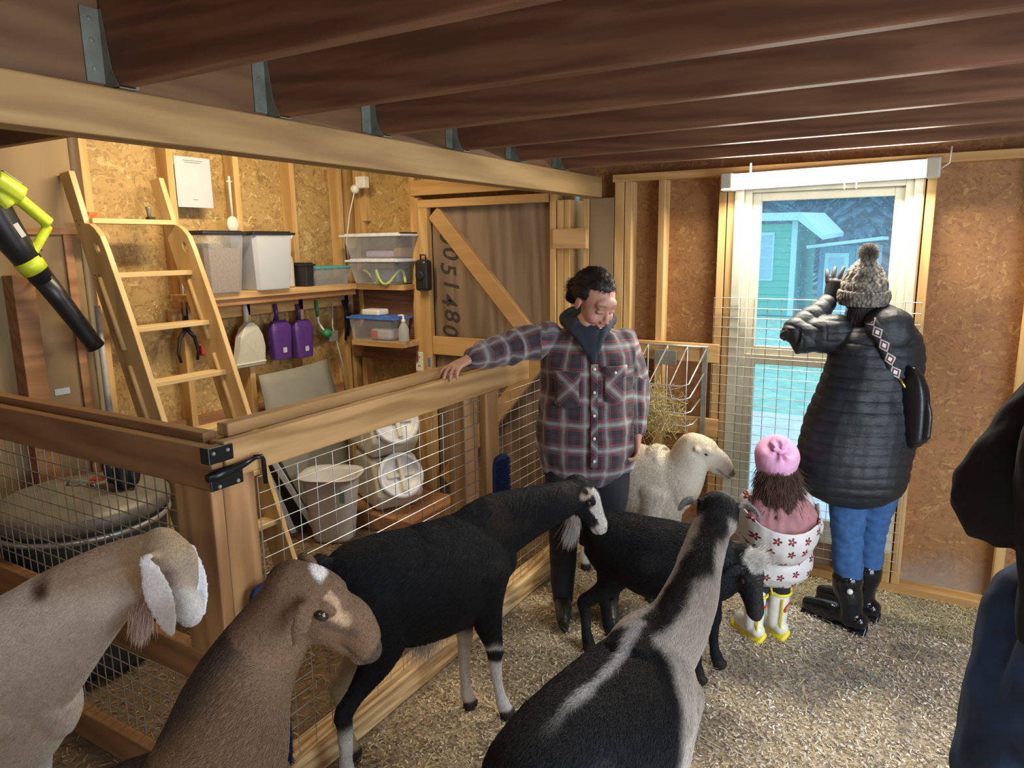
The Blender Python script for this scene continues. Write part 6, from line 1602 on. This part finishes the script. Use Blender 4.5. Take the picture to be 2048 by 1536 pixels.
p.cloth('knit_hat', bm, M['knit'], .005, 2, lambda P, No: np.sin(np.arctan2(P[:, 1] - HB((0, 0, 0)).y, P[:, 0] - HB((0, 0, 0)).x) * 16 + np.sin(P[:, 2] * 90) * 1.2) * .0035)
bm = bmesh.new(); loft(bm, [(*HB((0, -.010, -.034)), .098, .114), (*HB((0, -.012, -.004)), .108, .124), (*HB((0, -.014, .030)), .105, .120)], side=p.hB.col[0], n=28, round_ends=False)
p.cloth('ribbed_cuff', bm, M['knit'], .005, 2, lambda P, No: np.sin(np.arctan2(P[:, 1] - HB((0, 0, 0)).y, P[:, 0] - HB((0, 0, 0)).x) * 46) * .0022)
pc = np.array(HB((0, -.055, .190))); q = np.random.default_rng(8); u_ = q.normal(0, 1, (2600, 3)); u_ /= np.linalg.norm(u_, axis=1)[:, None]
bm = bmesh.new(); ell(bm, Vector(pc), .030, None, 16); pm = obj('pompom', bm, M['knit'], p.root, smooth=True)
hairstrands('pompom_yarn', pm, pc + u_ * .022, u_, .022, (.26, .23, .20), droop=.15, jit=.2, r=.0016)
q = np.random.default_rng(14); a_ = q.uniform(-2.6, -.5, 700)
hr = np.array([HB((math.cos(a) * .075, -.02 + math.sin(a) * .075, -.045)) for a in a_])
hairstrands('dark_hair', p.root, hr, np.tile([0, 0, -1.0], (700, 1)), .09, (.025, .018, .015), droop=.2, jit=.12, r=.0012)
PW = p
# her bag (its own thing)
M['leather'] = plain('black_leather', (.010, .010, .012), .35, bump=.2, scale=90)
bgp = Vector((-.085, 3.415, 1.03))
bag = empty('shoulder_bag', bgp, math.radians(52)); tag(bag, 'black leather bag hanging on the quilted coat with a patterned strap', 'bag')
bm = bmesh.new(); loft(bm, [(0, 0, -.15, .090, .036), (0, 0, -.12, .108, .044), (0, 0, .05, .10, .040), (0, 0, .13, .07, .028), (0, 0, .16, .045, .016)], n=28, power=4)
me = fuse(bm, .006, 3); link('bag_body', me, M['leather'], bag, smooth=True)
bm = bmesh.new(); loft(bm, [(.0, -.055, -.11, .075, .02), (0, -.06, -.02, .07, .018), (0, -.055, .03, .055, .012)], n=18, power=3); link('front_pocket', fuse(bm, .005, 2), M['leather'], bag, smooth=True)
bm = bmesh.new(); tube(bm, [(.10, -.035, -.09), (.112, -.03, 0), (.10, -.03, .06)], .003, 6); obj('zip', bm, M['steel'], bag)
def strapmat():
    t = NT('patterned_strap'); v = t.coord(attr='pl'); sx = t.n('ShaderNodeSeparateXYZ'); t.l(v, sx.inputs[0])
    ph = t.math('ABSOLUTE', t.math('SUBTRACT', t.math('FRACT', t.math('DIVIDE', sx.outputs[1], .062)), .5))
    d = t.math('ADD', t.math('MULTIPLY', ph, 2.0), t.math('MULTIPLY', t.math('ABSOLUTE', sx.outputs[0]), 1.0))
    c = t.ramp(d, [(.0, (.80, .75, .74)), (.38, (.75, .75, .74)), (.42, (.02, .02, .02)), (.62, (.02, .02, .02)), (.66, (.55, .22, .18)), (.82, (.5, .52, .56)), (1.2, (.6, .62, .66)), (1.25, (.02, .02, .02))], 'CONSTANT')
    t.set(Base_Color=c, Roughness=.7); return t.m
M['strap'] = strapmat()
spts = [at(1737, 634, 'y', 3.42), at(1748, 652, 'y', 3.375), at(1768, 690, 'y', 3.355), at(1778, 712, 'y', 3.35), at(1786, 735, 'y', 3.36), at(1800, 760, 'y', 3.37)]
C_ = crom([tuple(s_) for s_ in spts], 5); bm = bmesh.new(); vv = []; uv = []; acc = 0
nrm_ = np.array([-.05, -1, .1]); nrm_ /= np.linalg.norm(nrm_)
for i, c_ in enumerate(C_):
    tdir = C_[min(i + 1, len(C_) - 1)] - C_[max(i - 1, 0)]; tdir /= np.linalg.norm(tdir); wv_ = np.cross(tdir, nrm_); wv_ /= np.linalg.norm(wv_)
    if i: acc += np.linalg.norm(C_[i] - C_[i - 1])
    for k_ in (-1, -.33, .33, 1): vv.append(c_ + wv_ * .023 * k_); uv.append((k_, acc, 0))
F_ = [(i * 4 + j, i * 4 + j + 1, i * 4 + j + 5, i * 4 + j + 4) for i in range(len(C_) - 1) for j in range(3)]
o = soup('patterned_strap', np.array(vv) , F_, M['strap'], None); set_vec(o.data, uv, 'pl'); o.modifiers.new('s', 'SOLIDIFY').thickness = .004
o.parent = bag; o.matrix_parent_inverse = Matrix.LocRotScale(bgp, Matrix.Rotation(math.radians(52), 3, 'Z'), None).inverted()
bm = bmesh.new(); tube(bm, [at(1800, 758, 'y', 3.37), at(1812, 778, 'y', 3.38), at(1818, 800, 'y', 3.39)], .006, 8)
o = obj('strap_clip', bm, M['brass'], bag, smooth=True); o.matrix_parent_inverse = Matrix.LocRotScale(bgp, Matrix.Rotation(math.radians(52), 3, 'Z'), None).inverted()

# ---- child with the pink hat
def flowermat():
    t = NT('white_cloth_with_flowers'); v = t.coord(attr='pl', scale=(15.5, 15.5, 1))
    vo = t.n('ShaderNodeTexVoronoi'); vo.voronoi_dimensions = '2D'; vo.inputs['Scale'].default_value = 1; vo.inputs['Randomness'].default_value = .35; t.l(v, vo.inputs['Vector'])
    sb = t.n('ShaderNodeVectorMath', operation='SUBTRACT'); t.l(v, sb.inputs[0]); t.l(vo.outputs['Position'], sb.inputs[1]); sx = t.n('ShaderNodeSeparateXYZ'); t.l(sb.outputs[0], sx.inputs[0])
    an = t.math('ARCTAN2', sx.outputs[1], sx.outputs[0]); pet = t.math('ABSOLUTE', t.math('COSINE', t.math('MULTIPLY', an, 2.5)))
    rad = t.math('MULTIPLY_ADD', pet, .20, .07); inside = t.math('LESS_THAN', vo.outputs['Distance'], rad); ctr = t.math('LESS_THAN', vo.outputs['Distance'], .045)
    c = t.mix((.60, .57, .55), (.16, .014, .022), inside); c = t.mix(c, (.6, .45, .42), ctr)
    t.set(Base_Color=c, Roughness=.55); t.bump(t.noise(t.coord(), 30, 3), .25, .008); return t.m
M['flower'] = flowermat()
M['pinklin'] = plain('dusty_pink_lining', (.36, .16, .17), .8, var=.2, scale=14)
M['pinkhat'] = plain('pink_jersey_hat', (.72, .36, .56), .8, var=.06, bump=.2, scale=200)
M['yellow'] = plain('yellow_rubber', (.85, .68, .03), .35)
M['kidboot'] = plain('white_rubber', (.74, .72, .64), .3)
p = Person('small child in flowered white coat and pink hat facing the window', (-.535, 3.09), 140)
T = p.Mi.to_3x3(); w2 = lambda x, y, z: p.loc((x, y, z)); sd = T @ Vector((.86, .51, 0))
legs = [[w2(-.575, 3.10, .40), w2(-.575, 3.09, .28), w2(-.58, 3.07, .16), w2(-.585, 3.055, .05)], [w2(-.495, 3.13, .40), w2(-.497, 3.13, .28), w2(-.50, 3.13, .16), w2(-.50, 3.13, .05)]]
for L in legs: p.limb(p.bm, [(*a, b) for a, b in zip(L, (.055, .045, .036, .03))])
for L in legs: p.limb(p.bm, [(*(L[-1] + Vector((0, .0, -.022))), .026, .02), (*(L[-1] + Vector((0, .07, -.026))), .026, .016)])
p.limb(p.bm, [(*w2(-.53, 3.11, .38), .095, .075), (*w2(-.53, 3.12, .50), .09, .075), (*w2(-.53, 3.13, .62), .085, .06), (*w2(-.53, 3.135, .68), .04, .04)], side=sd)
hc = w2(-.545, 3.13, .785); p.limb(p.bm, [(*w2(-.53, 3.13, .66), .036), (*w2(-.54, 3.13, .72), .036)]); p.head(hc, T @ Vector((-.35, .90, .18)), k=.86)
sl_, el_, wl_ = w2(-.62, 3.08, .61), w2(-.665, 3.11, .50), w2(-.65, 3.17, .42); sr_, er_, wr_ = w2(-.44, 3.18, .61), w2(-.395, 3.22, .50), w2(-.42, 3.28, .44)
for a, b, c in ((sl_, el_, wl_), (sr_, er_, wr_)): p.limb(p.bm, [(*a, .032), (*b, .027), (*c, .02)])
p.hand(p.bm, wl_, (0, 0, -1), T @ Vector((1, 0, 0)), 1, k=.6); p.hand(p.bm, wr_, (0, 0, -1), T @ Vector((-1, 0, 0)), 1, k=.6)
p.body(.0048, 2)
bm = bmesh.new()
p.limb(bm, [(*w2(-.525, 3.10, .345), .168, .125), (*w2(-.525, 3.105, .38), .165, .122), (*w2(-.53, 3.115, .48), .145, .112), (*w2(-.53, 3.125, .58), .128, .095), (*w2(-.53, 3.13, .645), .09, .07)], side=sd, n=28)
for a, b, c in ((sl_, el_, wl_), (sr_, er_, wr_)): p.limb(bm, [(*a, .056), (*b, .050), (*b.lerp(c, .9), .040)])
sdw = np.array(sd)
def fv_(P, No): return np.stack([P @ sdw, P[:, 2], P[:, 2] * 0], 1)
p.cloth('flowered_coat', bm, M['flower'], .006, 3, lambda P, No: vnoise(P * np.array([1, 1, .5]), 16, 2) * .008, fv_)
bk = T @ Vector((.51, -.86, 0))
bm = bmesh.new()          # hood hanging open down the back: outer shell and pink lining
def hoodrow(z, w, d, off): return [(np.array(w2(-.53, 3.12, z)) + sdw * w * math.cos(a) + np.array(bk) * (off + d * math.sin(a))) for a in np.linspace(-.12, PI + .12, 15)]
rows = [hoodrow(.385, .085, .075, .06), hoodrow(.42, .125, .125, .05), hoodrow(.47, .150, .165, .04), hoodrow(.515, .160, .180, .03), hoodrow(.55, .165, .182, .02)]
for i, r in enumerate(rows):
    for j, v in enumerate(r): v[2] += .13 * .75 * (1 - math.sin(max(0, min(PI, PI * j / 14)))) ** 1.0 * (i / 4) ** 1.5 * (1 if 0 < j < 14 else .55)
G = [[bm.verts.new(v) for v in r] for r in rows]
for a, b in zip(G, G[1:]):
    for j in range(14): bm.faces.new((a[j], a[j + 1], b[j + 1], b[j]))
bm.faces.new(G[0])
bmesh.ops.subdivide_edges(bm, edges=bm.edges, cuts=3, use_grid_fill=True)
bmesh.ops.recalc_face_normals(bm, faces=bm.faces); me = bpy.data.meshes.new('coat_hood'); bm.to_mesh(me); bm.free(); P = vco(me); me.vertices.foreach_set('co', (P + vno(me) * (vnoise(P * np.array([1, 1, .6]), 22, 4) * .007)[:, None]).astype(np.float32).ravel())
set_vec(me, fv_(vco(me), None), 'pl')
o = link('coat_hood', me, M['flower'], p.root, smooth=True); s_ = o.modifiers.new('s', 'SOLIDIFY'); s_.thickness = .008; s_.offset = 1; o.modifiers.new('u', 'SUBSURF').render_levels = 1
bm = bmesh.new(); loft(bm, [(*(w2(-.53, 3.12, .46) + bk * .10), .115, .065), (*(w2(-.53, 3.12, .53) + bk * .105), .140, .068), (*(w2(-.53, 3.12, .60) + bk * .075), .140, .06), (*(w2(-.53, 3.12, .66) + bk * .035), .10, .045)], side=sd, n=20)
p.cloth('pink_lining', bm, M['pinklin'], .006, 2, lambda P, No: vnoise(P * np.array([1, 1, .3]), 36, 2) * .009)
q = np.random.default_rng(21); n_ = 9000; a_ = q.uniform(-.1, PI + .1, n_); zt = q.uniform(.60, .775, n_); wd = np.interp(zt, [.60, .70, .775], [.098, .088, .068]); bo = np.interp(zt, [.60, .70, .775], [.075, .04, .0])
hr = np.array([hc[0], hc[1], 0.0])[None] + sdw[None] * (np.cos(a_) * wd)[:, None] + np.array(bk)[None] * (np.sin(a_) * wd * .85 + bo)[:, None]; hr[:, 2] = zt
hairstrands('long_hair', p.root, hr, np.array(bk)[None] * .22 + np.array([[0, 0, -1.0]]), .075, (.085, .045, .03), droop=.4, jit=.16, r=.0011, pts=7, wave=.006)
bm = bmesh.new(); ell(bm, hc + bk * .03 + Vector((0, 0, -.03)), (.072, .07, .07), None, 18)
loft(bm, [(*(hc + bk * .02 + Vector((0, 0, -.04))), .074, .064), (*(hc + bk * .05 + Vector((0, 0, -.10))), .088, .066), (*(hc + bk * .085 + Vector((0, 0, -.165))), .085, .055), (*(hc + bk * .10 + Vector((0, 0, -.215))), .055, .035)], side=sd, n=20)
me = fuse(bm, .005, 1); P = vco(me); me.vertices.foreach_set('co', (P + vno(me) * (vnoise(P * np.array([1, 1, .35]), 70, 4) * .006)[:, None]).astype(np.float32).ravel()); me.update(); P = vco(me).astype(float); N_ = vno(me).astype(float); sel = q.integers(0, len(P), 9000); P, N_ = P[sel], N_[sel]; ok = P[:, 2] < hc.z + .02
hairstrands('wavy_hair', p.root, P[ok], (np.array([[0, 0, -1.0]]) - N_ * -.01 - N_ * (N_[:, 2:3] * -1))[ok], .085, (.085, .045, .03), droop=.3, jit=.11, r=.0011, pts=6, wave=.005)
link('hair', me, plain('brown_hair_base', (.045, .025, .018), .6), p.root, smooth=True)
bm = bmesh.new(); loft(bm, [(*p.Hh((0, -.008, .012)), .088, .104), (*p.Hh((0, -.014, .06)), .092, .106), (*p.Hh((0, -.022, .10)), .074, .086), (*p.Hh((0, -.028, .118)), .040, .045)], side=p.hB.col[0], n=28)
hh_ = np.array(p.Hh((0, -.08, .105)))
def gather(P, No):
    d = np.linalg.norm(P - hh_, axis=1); an = np.arctan2((P - hh_) @ sdw, P[:, 2] - hh_[2]); return sstep(.075, .02, d) * (np.sin(an * 6) * .008) - sstep(.02, .0, d) * .01
p.cloth('pink_hat', bm, M['pinkhat'], .004, 2, gather)
bm = bmesh.new(); ell(bm, Vector(hh_), (.016, .016, .013), None, 12); ell(bm, Vector(hh_) + sd * .02, (.018, .008, .008), None, 10); ell(bm, Vector(hh_) - sd * .018 + Vector((0, 0, .01)), (.016, .008, .010), None, 10); link('gathered_knot', fuse(bm, .004, 1), M['pinkhat'], p.root, smooth=True)
bm = bmesh.new()
for L in legs: p.limb(bm, [(*a, b + .006) for a, b in zip(L[:3], (.055, .045, .036))])
p.cloth('leggings', bm, M['blackpant'], .006, 2)
for L, yw in ((legs[0], 0), (legs[1], 0)):
    x, y = L[-1].x, L[-1].y; bm = bmesh.new()
    loft(bm, [(x, y, .20, .046, .05), (x, y, .13, .043, .047), (x, y, .05, .036, .042)], n=18, k=3); loft(bm, [(x, y - .03, .04, .032, .034), (x, y + .05, .04, .036, .032), (x, y + .10, .034, .034, .026)], n=16, k=3)
    b_ = p.cloth('boot', bm, M['kidboot'], .005, 2)
    bm = bmesh.new(); loft(bm, [(x, y - .055, .012, .034, .013), (x, y + .02, .012, .036, .013), (x, y + .08, .012, .042, .013), (x, y + .13, .012, .030, .013)], n=16, k=3, power=3); obj('yellow_sole', bm, M['yellow'], b_, smooth=True)
    bm = bmesh.new(); tube(bm, [(x + math.cos(t) * .049, y + math.sin(t) * .053, .205) for t in np.linspace(0, 2 * PI, 25)], .006, 8)
    tube(bm, [(x + .05, y - .018, .205), (x + .056, y - .012, .25), (x + .056, y + .012, .25), (x + .05, y + .018, .205)], .005, 8); tube(bm, [(x - .05, y - .018, .205), (x - .056, y - .012, .24), (x - .056, y + .012, .24), (x - .05, y + .018, .205)], .005, 8)
    obj('yellow_trim', bm, M['yellow'], b_, smooth=True)
    bm = bmesh.new(); tube(bm, [(x - .02, y - .044, .03), (x - .02, y - .050, .10), (x - .02, y - .053, .19)], .0045, 6); obj('back_seam', bm, M['yellow'], b_)
    for r_, mm in ((.032, M['red']), (.025, M['orange']), (.018, M['teal'])):
        bm = bmesh.new(); tube(bm, [(x + .0455 * math.cos(-.95 + math.cos(t) * r_ * 22), y + .049 * math.sin(-.95 + math.cos(t) * r_ * 22), .125 + math.sin(t) * r_) for t in np.linspace(0, PI, 12)], .0036, 6); obj('rainbow_stripe', bm, mm, b_)

# ---- dark clothed person cut by the right edge
M['darkjacket'] = plain('black_fleece_jacket', (.0045, .0055, .008), .95, var=.3, scale=24, bump=.4)
M['jeans2'] = plain('faded_dark_jeans', (.018, .045, .105), .85, var=.55, scale=14, bump=.3)
p = Person('person in black jacket and dark jeans cut by the right edge of the frame', (.335, 1.50), 75)
T = p.Mi.to_3x3(); w2 = lambda x, y, z: p.loc((x, y, z)); sd = T @ Vector((.9, .2, 0))
h1, h2 = CC + ray(2120, 1245) * 1.38, CC + ray(2055, 1500) * 1.36
legs = [[w2(*h1), w2(*h2), w2(h2[0] - .01, h2[1], .50), w2(h2[0] - .01, h2[1] - .01, .28), w2(h2[0] - .01, h2[1] - .01, .08)], [w2(.43, 1.54, .90), w2(.44, 1.53, .70), w2(.44, 1.52, .50), w2(.44, 1.50, .28), w2(.44, 1.49, .08)]]
rr = ((.105, .11), (.095, .105), (.068, .072), (.058, .062), (.042, .046))
for L in legs: p.limb(p.bm, [(*a, *b) for a, b in zip(L, rr)])
for L in legs: p.limb(p.bm, [(*(L[-1] + Vector((0, -.03, -.045))), .035, .03), (*(L[-1] + Vector((0, .12, -.05))), .038, .024)])
p.limb(p.bm, [(*w2(.335, 1.5, .88), .17, .12), (*w2(.335, 1.5, 1.05), .16, .12), (*w2(.335, 1.5, 1.25), .18, .12), (*w2(.335, 1.5, 1.42), .17, .10), (*w2(.335, 1.5, 1.50), .07, .06)], side=sd, n=24)
p.limb(p.bm, [(*w2(.335, 1.5, 1.48), .058), (*w2(.335, 1.51, 1.58), .055)]); p.head(w2(.335, 1.53, 1.66), T @ Vector((0, 1, 0)))
shA, eA, wA = p.loc(Vector(CC + ray(2135, 815) * 1.38)), p.loc(Vector(CC + ray(1992, 1005) * 1.35)), p.loc(Vector(CC + ray(2125, 1075) * 1.28)); shB, eB, wB = w2(.50, 1.53, 1.43), w2(.58, 1.48, 1.15), w2(.48, 1.62, 1.0)
for a, b, c in ((shA, eA, wA), (shB, eB, wB)): p.limb(p.bm, [(*a, .06), (*a.lerp(b, .5), .05), (*b, .042), (*c, .028)])
p.hand(p.bm, wA, (wA - eA), (0, 0, 1), 1, curl=(35, 40, 30)); p.hand(p.bm, wB, (wB - eB), (0, 0, 1), -1, curl=(35, 40, 30))
p.body(.0065, 2)
bm = bmesh.new()
p.limb(bm, [(*w2(.365, 1.5, 1.03), .195, .15), (*w2(.36, 1.5, 1.09), .20, .155), (*w2(.35, 1.5, 1.16), .195, .15), (*w2(.34, 1.5, 1.30), .20, .145), (*w2(.335, 1.5, 1.43), .185, .12), (*w2(.335, 1.5, 1.51), .085, .08)], side=sd, n=28)
for a, b, c in ((shA, eA, wA), (shB, eB, wB)): p.limb(bm, [(*a, .085), (*a.lerp(b, .5), .082), (*b, .074), (*b.lerp(c, .5), .066), (*b.lerp(c, .9), .05)])
p.cloth('jacket', bm, M['darkjacket'], .007, 4, lambda P, No: vnoise(P, 14, 2) * .008 + vnoise(P, 34, 3) * .003)
bm = bmesh.new(); p.limb(bm, [(*w2(.345, 1.5, .86), .20, .14), (*w2(.35, 1.5, .96), .19, .14), (*w2(.36, 1.5, 1.05), .175, .13)], side=sd, n=24)
for L in legs: p.limb(bm, [(*a, b[0] + .025, b[1] + .025) for a, b in zip(L, rr)], n=18)
p.cloth('jeans', bm, M['jeans2'], .008, 3, lambda P, No: vnoise(P, 16, 2) * .007)
bm = bmesh.new(); ell(bm, p.Hh((0, -.02, .035)), (.086, .10, .09), p.hB, 20); link('hair', fuse(bm, .007, 2), M['darkhair'], p.root, smooth=True)
boots(p, (legs[0][-1].x, legs[1][-1].x), M['olive'], feet=(legs[0][-1].y, legs[1][-1].y))

# ================================================================== LITTER ON THE FLOOR
q = np.random.default_rng(31)
def chips(name, N, area_, Lr, wr, cols, mat, label, zoff=.004, tilt=.35):
    x = q.uniform(area_[0], area_[1], N); y = q.uniform(area_[2], area_[3], N)
    z = vnoise(np.stack([x, y, x * 0], 1), 4, 1) * .006 + vnoise(np.stack([x, y, x * 0], 1), 15, 2) * .004 - .006 + zoff + q.uniform(0, .006, N)
    a = q.uniform(0, 2 * PI, N); t = q.normal(0, tilt, N); b = q.normal(0, tilt, N)
    d = np.stack([np.cos(a) * np.cos(t), np.sin(a) * np.cos(t), np.sin(t)], 1); e = np.stack([-np.sin(a) * np.cos(b), np.cos(a) * np.cos(b), np.sin(b)], 1)
    L = q.uniform(*Lr, N)[:, None] / 2; w = q.uniform(*wr, N)[:, None] / 2; c = np.stack([x, y, z], 1)
    V = np.stack([c - d * L - e * w, c + d * L - e * w, c + d * L + e * w, c - d * L + e * w], 1).reshape(-1, 3)
    C = np.array(cols)[q.integers(0, len(cols), N)] * q.uniform(.7, 1.2, (N, 1))
    if name == 'wood_shavings':
        X3 = np.stack([x, y, x * 0], 1); pm = sstep(.12, .45, vnoise(X3, 2.3, 5) * .7 + vnoise(X3, 6.5, 6) * .6) * sstep(-1.3, -.2, x) * .8; C = C * (1 - pm[:, None]) + np.array((.13, .135, .15)) * pm[:, None]
        wm = sstep(-.6, -1.3, x) * .6; C = C * (1 - wm[:, None] * np.array([0, .12, .38]))
    C = np.repeat(C, 4, 0)
    o = soup(name, V, np.arange(N * 4).reshape(-1, 4), mat, None, np.clip(C, 0, 1)); tag(o, label, name.split('_')[-1], kind='stuff'); return o
M['chip'] = attrmat('loose_shavings', .85, 'Col', fine=60, amt=.1)
chips('wood_shavings', 70000, (-1.62, 1.0, .9, 3.80), (.006, .018), (.002, .006), [(.82, .72, .55), (.76, .66, .50), (.88, .82, .70), (.70, .60, .46), (.46, .40, .33), (.16, .14, .13)], M['chip'], 'pale wood shavings strewn over the pen floor')
chips('loose_straw', 2600, (-1.62, 1.0, .9, 3.80), (.03, .09), (.0015, .003), [(.70, .56, .30), (.60, .48, .28)], M['chip'], 'loose stalks of straw on the pen floor', .008, .12)
chips('old_straw', 9000, (-3.5, -1.75, .6, 3.78), (.01, .04), (.0015, .004), [(.42, .30, .16), (.26, .18, .10), (.50, .38, .2)], M['chip'], 'old trodden straw on the store bay floor', .004, .2)
chips('swept_hay', 5000, (-1.3, .6, 3.45, 3.79), (.03, .10), (.0012, .0025), [(.62, .54, .30), (.50, .44, .24), (.40, .34, .2)], M['chip'], 'swept hay gathered along the foot of the window wall', .008, .25)
